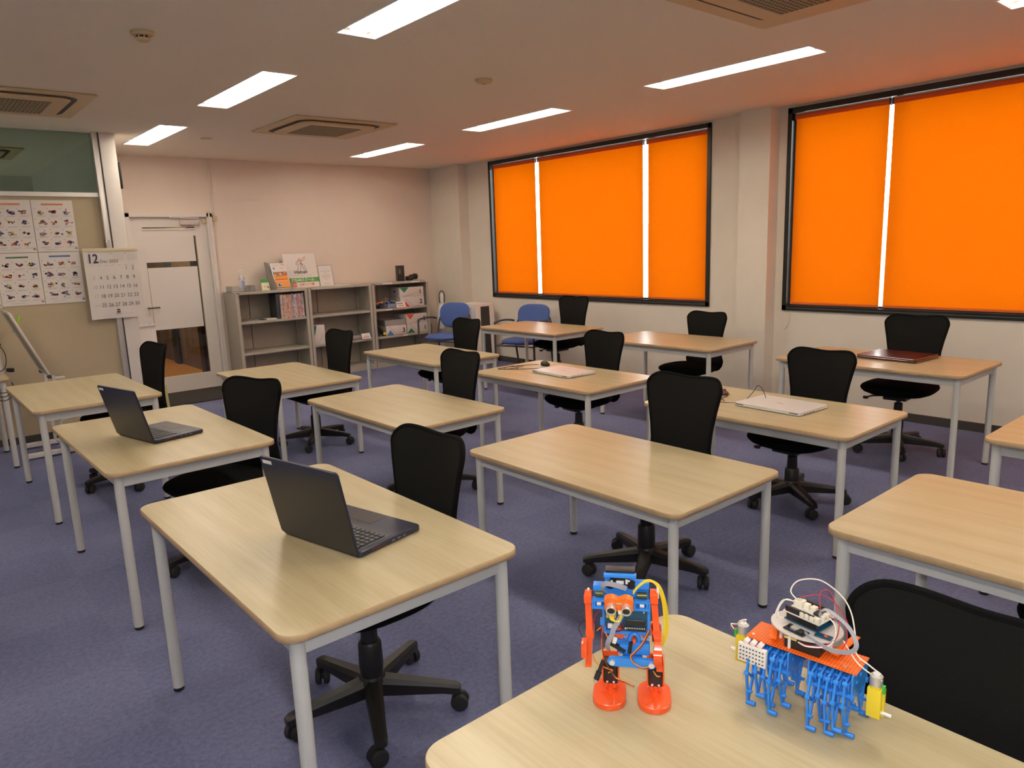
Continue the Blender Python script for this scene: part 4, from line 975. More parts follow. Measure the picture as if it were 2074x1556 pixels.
# white rack beside the door
t = empty('magazine_rack', (1.93, 8.08, 0), 0, 'narrow white rack standing left of the glazed door, behind the chair', 'rack')
m_ = MB(); m_.box((0, 0, .44), (.20, .012, .88), bev=.003); m_.box((.094, .09, .44), (.012, .18, .88)); m_.box((-.094, .09, .44), (.012, .18, .88)); m_.box((0, .09, .02), (.2, .18, .02)); m_.obj('frame', M_white, t)
MB().box((0, -.008, .868), (.205, .02, .014)).obj('top_edge', M_leg, t)
m_ = MB(); m_.box((1.905, 7.93, .27), (.11, .02, .44), rot=Matrix.Rotation(math.radians(-12), 4, 'X')); m_.obj('orange_folder', mat('orange_folder', (.70, .28, .06), .6), label='orange folder leaning against the white rack behind the chair', cat='folder')
m_ = MB(); m_.box((1.975, 7.90, .13), (.09, .03, .26), rot=Matrix.Rotation(math.radians(-10), 4, 'X')); m_.obj('yellow_green_folder', mat('olive_yellow_folder', (.42, .40, .16), .6), label='yellow-green folder low down beside the orange folder', cat='folder')
MB().cyl((1.74, 7.66, .52), (1.89, 7.62, .0), .010, n=10).obj('white_pole', M_whitep, label='thin white pole leaning down behind the far left chair', cat='pole')
MB().box((1.735, PY - .02, 2.29), (.016, .05, .23), bev=.002).obj('thin_black_plate', M_black, label='thin black plate fixed edge-on to the right side of the white post', cat='plate')

# ------------------------------------------------------------------ posters and calendar
def poster(x0, x1, z0, z1, head, seed, lab):
    t = empty('poster', ((x0 + x1) / 2, PY - .004, z0), 0, lab, 'poster', 'robot model posters on the beige partition')
    w, h = x1 - x0, z1 - z0
    MB().box((0, 0, h / 2), (w, .0016, h)).obj('sheet', M_paper, t)
    p = MB(); y = -.0016; r = random.Random(seed)
    p.box((0, y, h - .035), (w * .52, .0008, .014), m=head)
    pm = [M_inkp, M_inkr, M_inkn, M_inkb, M_inky, M_inkg, M_inkk, M_inkp]
    for row in range(4):
        for c in range(3):
            cx = -w * .30 + c * w * .31; cz = h - .10 - row * .088
            p.box((cx - .042, y, cz + .030), (.007, .0008, .006), m=M_inkg)
            for k in range(r.randrange(7, 12)):
                a = r.uniform(-.6, .6)
                p.box((cx + r.gauss(0, .013), y - .0004 * (k % 3), cz + r.gauss(0, .008)), (r.uniform(.008, .028), .0008, r.uniform(.006, .016)), m=pm[r.randrange(8)], rot=Matrix.Rotation(a, 4, 'Y'))
            p.box((cx + .005, y, cz - .031), (.070, .0006, .0030), m=M_inkl); p.box((cx, y, cz - .038), (.058, .0006, .0028), m=M_inkl)
    p.add([(w * .40, y, .018), (w * .40 + .030, y, .018), (w * .40 + .015, y, .040)], [(0, 1, 2)], M_inkg)
    p.box((-w * .15, y, .02), (w * .35, .0006, .003), m=M_inkl)
    p.obj('print', M_inkg, t)
Z0, Z1, Z2 = 1.188, 1.628, 2.068
PL = ['orange-headed poster, left one of the upper row, cut by the photo edge', 'orange-headed poster, right one of the upper row', 'green-headed poster in the lower row', 'blue-headed poster in the lower row, nearest the calendar', 'poster of the lower row showing only a sliver at the left edge']
poster(.705, 1.013, Z1 + .006, Z2, M_inko, 1, PL[0]); poster(1.018, 1.326, Z1 + .006, Z2, M_inko, 2, PL[1])
poster(.705, 1.013, Z0, Z1, M_grntext, 3, PL[2]); poster(1.018, 1.326, Z0, Z1, M_inkb, 4, PL[3]); poster(.392, .70, Z0 - .01, Z1 - .01, M_inko, 5, PL[4])
cy = PY - .075
t = empty('wall_calendar', (1.560, cy, 1.022), 0, 'large white paper calendar headed 12 Dec 2023 hanging beside the posters', 'calendar')
cw_, chh = .445, .628
m_ = MB(); n = 10; vs = [( -cw_ / 2 + cw_ * i / n, -.006 * math.sin(PI * k / n) - .004 * math.cos(i * 1.1) * (1 - k / n), chh * k / n) for i in range(n + 1) for k in range(n + 1)]
m_.add(vs, [(i * (n + 1) + k, (i + 1) * (n + 1) + k, (i + 1) * (n + 1) + k + 1, i * (n + 1) + k + 1) for i in range(n) for k in range(n)]); m_.obj('page', M_paper, t)
m_ = MB(); m_.box((0, .003, chh / 2), (cw_ - .004, .003, chh - .004)); m_.obj('page_stack', M_paper, t)
MB().box((0, -.002, chh - .014), (cw_ + .002, .010, .030), bev=.002).obj('binding_strip', mat('cream_binding', (.66, .60, .42), .4), t)
m_ = MB(); m_.tube([(-.01, .0, chh), (-.013, .0, chh + .012), (-.006, .0, chh + .02), (.002, .0, chh + .012)], .0018, n=6); m_.box((-.01, .045, chh + .035), (.035, .06, .075), m=M_clear, bev=.004); m_.obj('hanging_hook', M_alu, t)
p = MB(); y = -.0115
p.text('12', .112, XZ(-cw_ / 2 + .024, y, chh - .128), M_inkn, bold=.002, sx=.82); p.text('Dec 2023', .038, XZ(-cw_ / 2 + .124, y, chh - .128), M_inkg, bold=.0006)
for bx in (.02, .135):
    for r_ in range(5):
        for c in range(7): p.box((bx - .005 + c * .0125, y, chh - .065 - r_ * .011), (.007, .0005, .004), m=M_inkl)
    p.box((bx - .02, y, chh - .05), (.02, .0005, .006), m=M_inkl)
for c in range(7): p.box((-cw_ / 2 + .06 + c * .0545, y, chh - .152), (.03, .0005, .0035), m=M_inkl)
day = 1
for row in range(5):
    for c in range(7):
        if row == 0 and c < 5: continue
        if day > 31 or (row == 4 and c > 6): break
        s_ = str(day); mm = M_inkl if c == 0 else mat('charcoal_ink', (.13, .12, .125), .7)
        if row == 4 and c == 0: p.text('24/31', .024, XZ(-cw_ / 2 + .060, y, chh - .19 - row * .081), M_inkl, 'CENTER')
        else: p.text(s_, .046, XZ(-cw_ / 2 + .060 + c * .0545, y, chh - .195 - row * .081), mm, 'CENTER', sx=.9)
        day += 1
p.box((.0, y, .055), (.028, .0006, .010), m=M_inkk); p.box((0, y, .078), (.026, .0006, .008), m=M_inkk); p.box((-.004, y, .066), (.006, .0006, .03), m=M_inkk); p.box((.010, y, .066), (.005, .0006, .02), m=M_inkk)
p.box((0, y, .040), (.045, .0006, .003), m=M_inkn); p.box((-.08, y, .036), (.06, .0006, .002), m=M_inkl); p.box((.08, y, .038), (.06, .0006, .002), m=M_inkl)
p.obj('print', M_inkk, t)

# ------------------------------------------------------------------ folded whiteboard stand
t = empty('whiteboard_stand', (.90, 6.86, 0), 0, 'silver framed board tilted edge-on upon a white wheeled stand before the partition', 'whiteboard')
ox, oy = .90, 6.86
def BP(s_, yy, off=0):   # along the tilted board
    x0, z0, x1, z1 = .672, 1.165, .868, .66
    L_ = math.hypot(x1 - x0, z1 - z0); nx, nz = (z0 - z1) / L_, (x1 - x0) / L_
    return (x0 + (x1 - x0) * s_ - ox + nx * off, yy - oy, z0 + (z1 - z0) * s_ + nz * off)
m_ = MB()
for yy in (6.76, 7.18): m_.tube([BP(0, yy), BP(1, yy)], .012, n=6)
m_.tube([BP(0, 6.76), BP(0, 7.18)], .012, n=6); m_.tube([BP(1, 6.76), BP(1, 7.18)], .012, n=6); m_.obj('board_frame', M_alu, t)
m_ = MB(); a, b_, c, d_ = BP(.01, 6.77, .003), BP(.99, 6.77, .003), BP(.99, 7.17, .003), BP(.01, 7.17, .003); e = [BP(.01, 6.77, -.004), BP(.99, 6.77, -.004), BP(.99, 7.17, -.004), BP(.01, 7.17, -.004)]
m_.add([a, b_, c, d_] + e, [(0, 1, 2, 3), (7, 6, 5, 4), (0, 4, 5, 1), (1, 5, 6, 2), (2, 6, 7, 3), (3, 7, 4, 0)]); m_.obj('board_face', mat('grey_board', (.30, .28, .27), .4), t)
m_ = MB()
for yy in (6.76, 7.18): m_.cyl((BP(1, yy)[0], BP(1, yy)[1] - .012, BP(1, yy)[2] - .015), (BP(1, yy)[0], BP(1, yy)[1] + .012, BP(1, yy)[2] - .015), .016, n=14)
m_.obj('pivot_knob', M_gun, t)
for yy in (6.76, 7.18):
    MB().box((-.005, yy - oy, .35), (.022, .022, .60)).obj('upright', M_leg, t)
    MB().box((.02, yy - oy, .03), (.56 if yy < 7 else .48, .04, .035), bev=.003).obj('foot_bar', M_whitep, t)
m_ = MB(); m_.box((-.005, 0, .30), (.018, .42, .02)); m_.box((0, 0, .06), (.02, .42, .02)); m_.obj('cross_bar', M_leg, t)
m_ = MB(); m_.box((.09, .3, .575), (.08, .05, .015)); m_.obj('tray_end', M_whitep, t)
gm = MB(); R = Matrix.Translation(Vector((.765, 7.28, 1.05))) @ Matrix.Rotation(math.radians(-66), 4, 'Y')
gm.T = R; gm.lathe([(.075, 0), (.078, .004), (.075, .008)], n=28); gm.obj('green_disc', M_lime, label='lime green round plate behind the tilted board', cat='plate')
# white tower and cables on the left table
t = empty('white_tower', (.535, 6.92, .70), 0, 'white rounded tower-shaped device at the left edge with cables around it', 'device')
m_ = MB(); loft(m_, [[(.06 * k * math.cos(a), .10 * k * math.sin(a), z) for a in [2 * PI * i / 24 for i in range(24)]] for z, k in ((0, .95), (.01, 1.0), (.15, .95), (.32, .82), (.44, .65), (.47, .45))]); m_.obj('housing', M_whitep, t, sharp=60)
MB().tube([(.02, -.10, .26), (.05, -.11, .22), (.075, -.10, .14), (.06, -.10, .05), (.0, -.11, .01)], .003, n=6, smooth=5).obj('black_cable', M_kwire, t)
MB().tube([(-.03, -.10, .28), (.03, -.12, .27), (.055, -.12, .23), (.04, -.12, .24)], .003, n=6, smooth=5).obj('black_cable', M_kwire, t)
MB().box((.095, -.05, .02), (.03, .06, .03), rot=.4, bev=.004).obj('power_brick', M_black, t)
m_ = MB()
for k in range(3): m_.tube([(.40, 6.66, .64 - .02 * k), (.52, 6.50, .60 - .03 * k), (.60, 6.54, .625 - .02 * k), (.615, 6.75, .64)], .003, n=6, smooth=6)
m_.obj('hanging_cable', M_kwire, label='black cables sagging under the edge of the table at the far left', cat='cable')

# ------------------------------------------------------------------ biped robot
ZP = .70
rb = empty('humanoid_robot', (.955, .81, ZP), math.atan2(-.777, .63), 'orange-red and blue toy humanoid robot with two round sensor eyes', 'robot')
RX = -.0175   # its centre line
def fwd(f): return -f
for sx, u in ((-1, -.0425), (1, .0400)):
    m_ = MB(); pl = [(u + .0305 * math.cos(a) * 1.0, (-.018 if math.sin(a) > 0 else -.018) + .0305 * math.sin(a) + (.018 if math.sin(a) > 0 else -.012)) for a in [2 * PI * i / 40 for i in range(40)]]
    m_.prism(pl, 0, .0125, bev=.0015); ft = m_.obj('foot', M_red, rb)
    m_ = MB(); m_.cyl((u + .002, -.008, .012), (u + .002, -.008, .020), .008, n=12); m_.box((u + .002, -.006, .023), (.020, .018, .010), bev=.002)
    for k in (-1, 0, 1): m_.cyl((u + .002 + k * .008, -.016, .021), (u + .002 + k * .008, -.016, .030), .0032, n=8)
    m_.box((u + .002, -.004, .0135), (.012, .022, .004), bev=.001); m_.obj('ankle_joint', M_red, rb)
    m_ = MB(); m_.box((u + .002, .013, .052), (.032, .004, .052), bev=.001); m_.box((u - .0125, .0, .052), (.003, .028, .052), bev=.001); m_.box((u + .0165, .0, .052), (.003, .028, .052), bev=.001); m_.box((u + .002, -.002, .028), (.032, .028, .003)); m_.obj('leg_bracket', M_red, rb)
    m_ = MB(); m_.box((u + .002, -.006, .050), (.0235, .024, .043), bev=.0015); m_.box((u + .002, -.019, .052), (.021, .003, .030), bev=.001); sv = m_.obj('leg_servo', M_chip, rb)
    s2 = MB()
    for k in (-1, 1): s2.cyl((u + .002 + k * .006, -.0185, .034), (u + .002 + k * .006, -.0205, .034), .0022, n=10)
    s2.obj('screw', M_pin, sv)
# hips and pelvis
m_ = MB(); m_.T = Matrix.Rotation(0, 4, 'X'); pl = [(-.0365 + .0085 * math.cos(a), .0815 + .0085 * math.sin(a)) for a in [PI / 2 + PI * i / 10 for i in range(11)]] + [(.0345 + .0085 * math.cos(a), .0805 + .0085 * math.sin(a)) for a in [-PI / 2 + PI * i / 10 for i in range(11)]]
m_.add([(x_, -.030, z_) for x_, z_ in pl] + [(x_, -.022, z_) for x_, z_ in pl], [tuple(range(22)), tuple(range(43, 21, -1))] + [(i, (i + 1) % 22, 22 + (i + 1) % 22, 22 + i) for i in range(22)]); m_.box((0, .0, .078), (.036, .040, .014), bev=.002); m_.box((-.018, -.015, .073), (.006, .008, .010)); m_.box((.015, -.015, .073), (.006, .008, .010))
hp = m_.obj('hip_bar', M_bluep, rb)
for u, z_ in ((-.0365, .0815), (.0345, .0805)):
    MB().cyl((u, -.030, z_), (u, -.034, z_), .0052, n=16).obj('hip_screw', M_pin, hp)
m_ = MB(); m_.box((.004, .0, .100), (.056, .034, .020), bev=.003); m_.box((.018, -.012, .108), (.026, .014, .014), bev=.002); m_.box((-.020, .006, .098), (.018, .02, .026), bev=.003); m_.obj('pelvis', M_bluep, rb)
m_ = MB(); m_.box((-.026, -.014, .103), (.030, .008, .008), rot=Matrix.Rotation(.5, 4, 'Y'), bev=.001); m_.box((-.004, -.018, .106), (.007, .010, .020), rot=Matrix.Rotation(.15, 4, 'Y'), bev=.001); m_.obj('plug', M_chip, rb)
m_ = MB()
rg = [(.0035 + .0085 * math.cos(a), -.012, .118 + .012 * math.sin(a)) for a in [PI * i / 10 for i in range(11)]]
m_.tube([(-.005, -.012, .102)] + rg[::-1] + [(.012, -.012, .102)], .0032, n=8); m_.box((-.006, .004, .128), (.006, .010, .030)); m_.box((.012, .004, .128), (.006, .010, .030)); m_.obj('waist_yoke', M_bluep, rb)
m_ = MB(); m_.box((.0035, -.008, .112), (.006, .012, .016), bev=.002); m_.cyl((.003, .012, .130), (.003, -.002, .130), .014, n=20); m_.box((-.024, .004, .126), (.020, .018, .018), rot=Matrix.Rotation(.5, 4, 'Y')); m_.box((.026, .006, .130), (.022, .020, .016), rot=Matrix.Rotation(-.3, 4, 'Y')); m_.cyl((.041, .012, .105), (.041, .012, .142), .0055, n=12); m_.obj('waist_joint', M_red, rb)
# torso frame
m_ = MB()
for u in (-.0515, .030): m_.box((u, .0, .155), (.006, .022, .055), bev=.001)
m_.box((-.011, .010, .155), (.086, .006, .052), bev=.001); m_.box((-.011, -.002, .130), (.080, .016, .006)); m_.box((-.055, -.004, .147), (.008, .012, .012), bev=.002); m_.obj('torso_frame', M_bluep, rb)
m_ = MB(); m_.box((-.0385, -.006, .158), (.028, .010, .034), bev=.001); m_.obj('battery_pack', M_pcb, rb); MB().box((-.0385, -.0125, .166), (.018, .002, .012)).obj('card_tag', M_gold, rb)
m_ = MB(); m_.box((.005, -.012, .160), (.044, .002, .040), bev=.0005); cbd = m_.obj('circuit_board', M_pcb, rb)
m_ = MB(); m_.box((.006, -.015, .154), (.036, .004, .009)); m_.box((.005, -.0148, .143), (.040, .005, .005)); m_.box((.008, -.0135, .139), (.034, .002, .003)); m_.box((-.012, -.014, .176), (.006, .003, .004)); m_.obj('chip', M_chip, cbd)
m_ = MB()
for k in range(14): m_.cyl((-.010 + k * .0024, -.0172, .1595), (-.010 + k * .0024, -.0158, .1595), .0005, n=5)
for k in range(12): m_.box((-.011 + k * .003, -.0176, .1445), (.0013, .001, .003))
m_.cyl((-.012, -.014, .1435), (-.012, -.018, .1435), .002, n=8); m_.cyl((.021, -.013, .175), (.021, -.0155, .175), .0015, n=8); m_.box((-.007, -.0135, .1775), (.007, .001, .004)); m_.box((.004, -.0135, .178), (.012, .0006, .0015)); m_.obj('pins', M_pin, cbd)
# shoulders
for s_, x0, x1 in ((-1, -.0735, -.047), (1, .003, .0325)):
    m_ = MB(); m_.box(((x0 + x1) / 2, -.010, .1805), (x1 - x0, .014, .0045), bev=.0006); m_.box(((x0 + x1) / 2, -.010, .1945), (x1 - x0, .014, .004), bev=.0006)
    for k in (0, .25, 1): m_.box((x0 + (x1 - x0) * (k if s_ < 0 else 1 - k) + (.0015 if k == 0 else -.0015) * (-s_), -.010, .1875), (.003, .013, .014))
    m_.box(((x0 + x1) / 2, .006, .2125 if s_ < 0 else .220), (x1 - x0 - .004, .018, .012), bev=.001); m_.box(((x0 + x1) / 2, .014, .198), (x1 - x0 - .006, .004, .030)); sh = m_.obj('shoulder_frame', M_bluep, rb)
    MB().cyl((x0 + .006, -.002, .202), (x1 - .006, -.002, .202), .0062, n=14).obj('gear_motor', mat('dark_olive_gear', (.10, .10, .03), .3, metal=.4), sh)
    MB().cyl(((x0 + x1) / 2 - .004, -.0105, .187), ((x0 + x1) / 2 + .004, -.0105, .187), .0045, n=14).obj('washer', M_whitep, sh)
# head
m_ = MB(); m_.box((-.022, .008, .216), (.056, .016, .040), bev=.001); m_.box((-.022, -.002, .240), (.059, .012, .006), bev=.001); m_.obj('head_case', M_bluep, rb)
m_ = MB(); m_.box((-.022, .012, .2445), (.054, .022, .005), bev=.001); m_.cyl((-.040, .001, .220), (-.040, -.0016, .220), .0085, n=18); m_.cyl((-.002, .001, .222), (-.002, -.0016, .222), .0090, n=18); m_.box((-.022, -.0015, .228), (.036, .003, .012)); m_.obj('head_slot', M_chip, rb)
m_ = MB(); m_.box((-.022, -.004, .227), (.014, .003, .006)); m_.box((-.010, -.004, .229), (.004, .003, .009)); m_.cyl((-.037, -.003, .2285), (-.037, -.005, .2285), .002, n=10); m_.cyl((-.006, -.003, .2305), (-.006, -.005, .2305), .002, n=10); m_.obj('head_connector', M_whitep, rb)
tilt = Matrix.Translation((-.0235, -.030, .196)) @ Matrix.Rotation(math.radians(14), 4, 'X')
m_ = MB(); m_.T = tilt
pl = [(-.0245, -.014), (.0245, -.014), (.026, .010), (.020, .0150), (.012, .0165), (.005, .0135), (0, .0105), (-.005, .0135), (-.012, .0165), (-.020, .0150), (-.026, .010)]
n = len(pl); m_.add([(a, -.002, b_) for a, b_ in pl] + [(a * 1.0, .010, b_) for a, b_ in pl], [tuple(range(n)), tuple(range(2 * n - 1, n - 1, -1))] + [(i, (i + 1) % n, n + (i + 1) % n, n + i) for i in range(n)]); m_.box((0, .006, -.004), (.052, .012, .020), bev=.002); mk = m_.obj('face_mask', M_orange, rb)
m_ = MB(); m_.T = tilt; m_.box((0, -.0026, .0045), (.011, .0016, .0035), bev=.0005); m_.obj('face_slot', M_gold, mk)
for u in (-.0135, .0135):
    m_ = MB(); m_.T = tilt; m_.lathe([(.0088, .0), (.0088, .011), (.0092, .0112), (.0092, .0125), (.0072, .0125), (.0068, .0105)], c=(u, -.002, -.0035), n=24, axis=(0, -1, 0)); ey = m_.obj('sensor_eye', M_pin, mk)
    m_ = MB(); m_.T = tilt; m_.lathe([(.0068, .0104), (.0062, .0110), (.001, .0112)], c=(u, -.002, -.0035), n=20, axis=(0, -1, 0)); m_.obj('eye_mesh', M_chip, mk)
# arms
def armx(pts, th, s_):
    m_ = MB(); rs = []
    for (x0, x1, z_, y0, y1) in pts: rs.append([(x0, y0, z_), (x1, y0, z_), (x1, y1, z_), (x0, y1, z_)])
    loft(m_, rs); return m_
m_ = armx([(-.087, -.0745, .206, -.008, .004), (-.0875, -.0735, .203, -.018, .008), (-.0870, -.0740, .190, -.020, .008), (-.0858, -.0745, .187, -.016, .004), (-.0845, -.0730, .140, -.018, .004), (-.0855, -.0705, .134, -.022, .006), (-.0840, -.0700, .122, -.022, .006), (-.0850, -.0730, .116, -.020, .004), (-.0850, -.0740, .100, -.020, .002), (-.0850, -.0745, .088, -.022, .000), (-.0865, -.0750, .075, -.024, -.006), (-.0868, -.0750, .066, -.028, -.012)], 0, -1)
m_.box((-.0870, -.030, .106), (.011, .024, .030), bev=.003); m_.obj('arm', M_red, rb)
m_ = armx([(.0325, .0455, .214, -.006, .004), (.032, .0465, .211, -.018, .008), (.033, .0465, .196, -.020, .008), (.0345, .0455, .192, -.016, .004), (.0375, .0490, .146, -.018, .004), (.0370, .0525, .140, -.022, .006), (.0385, .0530, .128, -.022, .006), (.040, .0520, .122, -.020, .004), (.0395, .0525, .106, -.026, .002), (.038, .0530, .096, -.036, -.002), (.0395, .0535, .082, -.034, -.006), (.0435, .0545, .076, -.030, -.010), (.0435, .0548, .068, -.030, -.014)], 0, 1)
m_.cyl((.038, -.026, .098), (.053, -.026, .098), .010, n=16); m_.obj('arm', M_red, rb)
m_ = MB(); m_.cyl((-.080, -.005, .209), (-.080, -.005, .213), .0022, n=8); m_.box((.046, -.004, .212), (.004, .012, .02)); m_.obj('arm_pin', M_whitep, rb)
# wires
def wire(name, ws, m, r=.0011): 
    o = MB()
    for w_ in ws: o.tube(w_, r, n=6, smooth=6)
    return o.obj(name, m, rb)
wire('yellow_wires', [[(.002, -.020, .213 + k * .0015), (.012, -.012, .224 + k * .001), (.028, -.004, .231 + k * .0012), (.042 + k * .002, -.004, .226), (.053 + k * .002, -.008, .200), (.057 + k * .0025, -.012, .165), (.057 + k * .002, -.014, .135), (.052 + k * .001, -.012, .110)] for k in range(4)], M_ywire)
wire('yellow_sensor_wires', [[(-.040 + k * .0022, -.036, .182), (-.038 + k * .002, -.040, .172), (-.028 + k * .001, -.040, .168), (-.022 + k * .0005, -.038, .172), (-.021 + k * .0015, -.036, .182)] for k in range(4)], M_ywire)
MB().box((-.0185, -.036, .1845), (.012, .006, .006), bev=.001).obj('sensor_plug', M_whitep, rb)
o = MB(); o.tube([(-.016, -.020, .176), (-.024, -.030, .165), (-.033, -.034, .150), (-.036, -.034, .138), (-.043, -.030, .122), (-.045, -.024, .108), (-.043, -.018, .097)], (.0065, .0006), n=4, smooth=6, flat=(1, 0, 0)); o.tube([(-.048, -.004, .205), (-.054, -.006, .216), (-.048, -.010, .226), (-.030, -.014, .226), (-.010, -.010, .218)], (.0065, .0006), n=4, smooth=6, flat=(.3, -.6, .7)); o.obj('ribbon_cable', M_ribbon, rb)
MB().box((-.031, -.038, .130), (.007, .005, .012), rot=Matrix.Rotation(.3, 4, 'Y'), bev=.001).obj('cable_clip', M_whitep, rb); MB().box((-.040, -.016, .146), (.009, .006, .008), bev=.001).obj('cable_clip', M_whitep, rb)
wire('orange_wires', [[(-.054, -.008, .140), (-.056, -.016, .110), (-.052, -.024, .085), (-.040, -.028, .062), (-.030, -.030, .050), (-.012, -.034, .046), (.002, -.040, .042)], [(-.073, -.010, .080), (-.065, -.020, .070), (-.045, -.028, .066), (-.036, -.026, .062), (-.044, -.026, .056)], [(.030, -.012, .138), (.018, -.022, .118), (.004, -.030, .104), (-.003, -.032, .096), (.004, -.034, .084), (.020, -.034, .076), (.038, -.028, .080)], [(-.058, -.004, .135), (-.066, .0, .125)], [(-.050, -.010, .130), (-.044, -.014, .118)], [(.038, -.022, .064), (.044, -.028, .058), (.050, -.026, .056)]], M_owire, .0012)
wire('brown_wires', [[(-.053, -.008, .139), (-.055, -.017, .109), (-.051, -.025, .084), (-.039, -.029, .0605), (-.029, -.031, .0485), (-.012, -.035, .0445), (.004, -.041, .0415)], [(.032, -.012, .138), (.020, -.022, .1165), (.006, -.030, .1025), (-.001, -.032, .0945), (.006, -.034, .0825), (.022, -.034, .0745), (.040, -.028, .0785)], [(-.016, -.018, .172), (-.020, -.024, .160), (-.014, -.024, .148), (-.022, -.022, .140), (-.030, -.018, .136)]], M_bwire, .0011)
wire('red_wire', [[(-.060, .004, .165), (-.070, .006, .150), (-.072, .004, .130)], [(-.050, -.010, .150), (-.056, -.014, .120), (-.052, -.016, .098)]], M_rwire, .0008)
wire('black_wire', [[(-.078, .01, .136), (-.094, .014, .134), (-.101, .012, .124), (-.096, .006, .112), (-.086, .0, .102)]], M_kwire, .0007)
m_ = MB(); m_.cyl((-.053, -.030, .083), (-.060, -.036, .064), .0035, n=12); m_.cyl((-.060, -.036, .064), (-.0655, -.040, .050), .0052, n=14); pg = m_.obj('power_plug', M_rubber, rb); MB().cyl((-.0655, -.040, .050), (-.0675, -.0415, .045), .0042, n=14).obj('plug_tip', M_pin, pg)

# ------------------------------------------------------------------ many-legged walking robot
r2 = empty('walking_robot', (1.145, .572, ZP), math.atan2(-.994, .11), 'many-legged walking robot with blue legs, orange plate and yellow motors', 'robot')
def perf_mat():
    m = mat('orange_perforated_plate', (.92, .14, .006), .42); nt = m.node_tree; b_ = nt.nodes['Principled BSDF']; L = nt.links
    tc = nt.nodes.new('ShaderNodeTexCoord'); vo = nt.nodes.new('ShaderNodeTexVoronoi'); vo.inputs['Scale'].default_value = 190; vo.inputs['Randomness'].default_value = 0
    L.new(tc.outputs['Object'], vo.inputs['Vector']); cr = nt.nodes.new('ShaderNodeValToRGB'); cr.color_ramp.interpolation = 'CONSTANT'
    cr.color_ramp.elements[0].color = (.42, .05, .004, 1); cr.color_ramp.elements[1].position = .30; cr.color_ramp.elements[1].color = (.92, .14, .006, 1)
    L.new(vo.outputs['Distance'], cr.inputs[0]); L.new(cr.outputs[0], b_.inputs['Base Color']); return m
M_perf = perf_mat()
m_ = MB(); m_.box((0, 0, .120), (.194, .066, .0028), bev=.0006); pt = m_.obj('perforated_plate', M_perf, r2)
m_ = MB()
for x_, y_ in ((-.088, -.02), (.075, -.022), (.088, .015), (-.02, -.025), (.03, .024)): m_.cyl((x_, y_, .1214), (x_, y_, .1228), .0026, n=10)
m_.obj('screw', M_pin, pt)
MB().box((-.062, .010, .131), (.012, .080, .003), rot=.35, bev=.0005).obj('orange_strip', M_orange, r2)
MB().box((.058, .030, .131), (.012, .085, .003), rot=-.12, bev=.0005).obj('orange_strip', M_orange, r2)
m_ = MB(); m_.box((.002, -.008, .1335), (.062, .032, .024), bev=.001); bt = m_.obj('battery_box', M_chip, r2); MB().box((-.018, -.0245, .141), (.022, .001, .004)).obj('battery_label', M_inky, bt)
m_ = MB(); pl = [(-.008 + .062 * math.cos(a), .022 + .052 * math.sin(a)) for a in [2 * PI * i / 48 for i in range(48)]]; m_.prism(pl, .1465, .1495); dk = m_.obj('round_deck', M_disc, r2)
m_ = MB()
for x_, y_ in ((-.045, .0), (-.020, -.024), (.040, .010), (.010, .060), (-.050, .04)): m_.cyl((x_, y_, .1214), (x_, y_, .1465), .0028, n=10, m=M_whitep); m_.cyl((x_, y_, .1495), (x_, y_, .151), .0024, n=10)
m_.obj('standoff', M_pin, dk)
bR = Matrix.Translation((-.008, .034, 0)) @ Matrix.Rotation(math.radians(-12), 4, 'Z')
m_ = MB(); m_.T = bR; m_.box((0, 0, .154), (.068, .052, .0016)); m_.box((0, -.022, .1605), (.060, .006, .012), m=M_chip); m_.box((0, .022, .1605), (.060, .006, .012), m=M_chip); lb = m_.obj('lower_board', M_pcb, r2)
m_ = MB(); m_.T = bR; m_.box((0, 0, .1685), (.072, .055, .0018)); m_.box((-.004, -.024, .175), (.056, .005, .010), m=M_chip); m_.box((0, .024, .174), (.05, .005, .008), m=M_chip); ub = m_.obj('upper_board', M_whitep, r2)
m_ = MB(); m_.T = bR
for k in range(4): m_.box((.002 + k * .0095, -.0235 - .0 * k, .1745), (.008, .010, .009), bev=.0008); m_.box((.002 + k * .0095, -.0285, .1775), (.003, .003, .005))
for k in range(3): m_.box((-.028 + k * .004, .004 + k * .002, .176), (.007, .014, .013), bev=.0008)
for k in range(2): m_.box((-.010 + k * .014, .008, .1745), (.010, .010, .011), bev=.0008)
for k in range(3): m_.box((.030, -.006 + k * .010, .1735), (.009, .008, .008), bev=.0008)
m_.obj('white_connector', M_conn, ub)
m_ = MB(); m_.T = bR; m_.box((.016, .004, .172), (.014, .014, .005)); m_.box((.028, .010, .172), (.006, .02, .005)); m_.obj('chip', M_chip, ub)
m_ = MB(); m_.T = bR; m_.cyl((-.006, -.008, .1695), (-.006, -.008, .175), .0022, n=10); m_.cyl((.001, -.010, .1695), (.001, -.010, .175), .0022, n=10); m_.cyl((.010, -.012, .1695), (.010, -.012, .173), .002, n=10); m_.obj('capacitor', M_pin, ub)
m_ = MB(); m_.T = Matrix.Translation((-.014, -.010, 0)) @ Matrix.Rotation(math.radians(-14), 4, 'Z'); m_.box((0, 0, .1515), (.040, .020, .002)); m_.box((-.013, .003, .154), (.008, .006, .004)); m_.box((.010, -.003, .154), (.012, .01, .003)); sb = m_.obj('small_board', M_chip, r2)
m_ = MB(); m_.T = Matrix.Translation((-.014, -.010, 0)) @ Matrix.Rotation(math.radians(-14), 4, 'Z'); m_.box((-.002, 0, .1545), (.014, .010, .004)); m_.obj('chip', M_pin, sb)
m_ = MB(); m_.box((.030, .000, .1515), (.028, .012, .003)); m_.cyl((.034, -.001, .153), (.034, -.001, .1545), .003, n=10, m=M_red); m_.obj('encoder_board', M_pcb, r2)
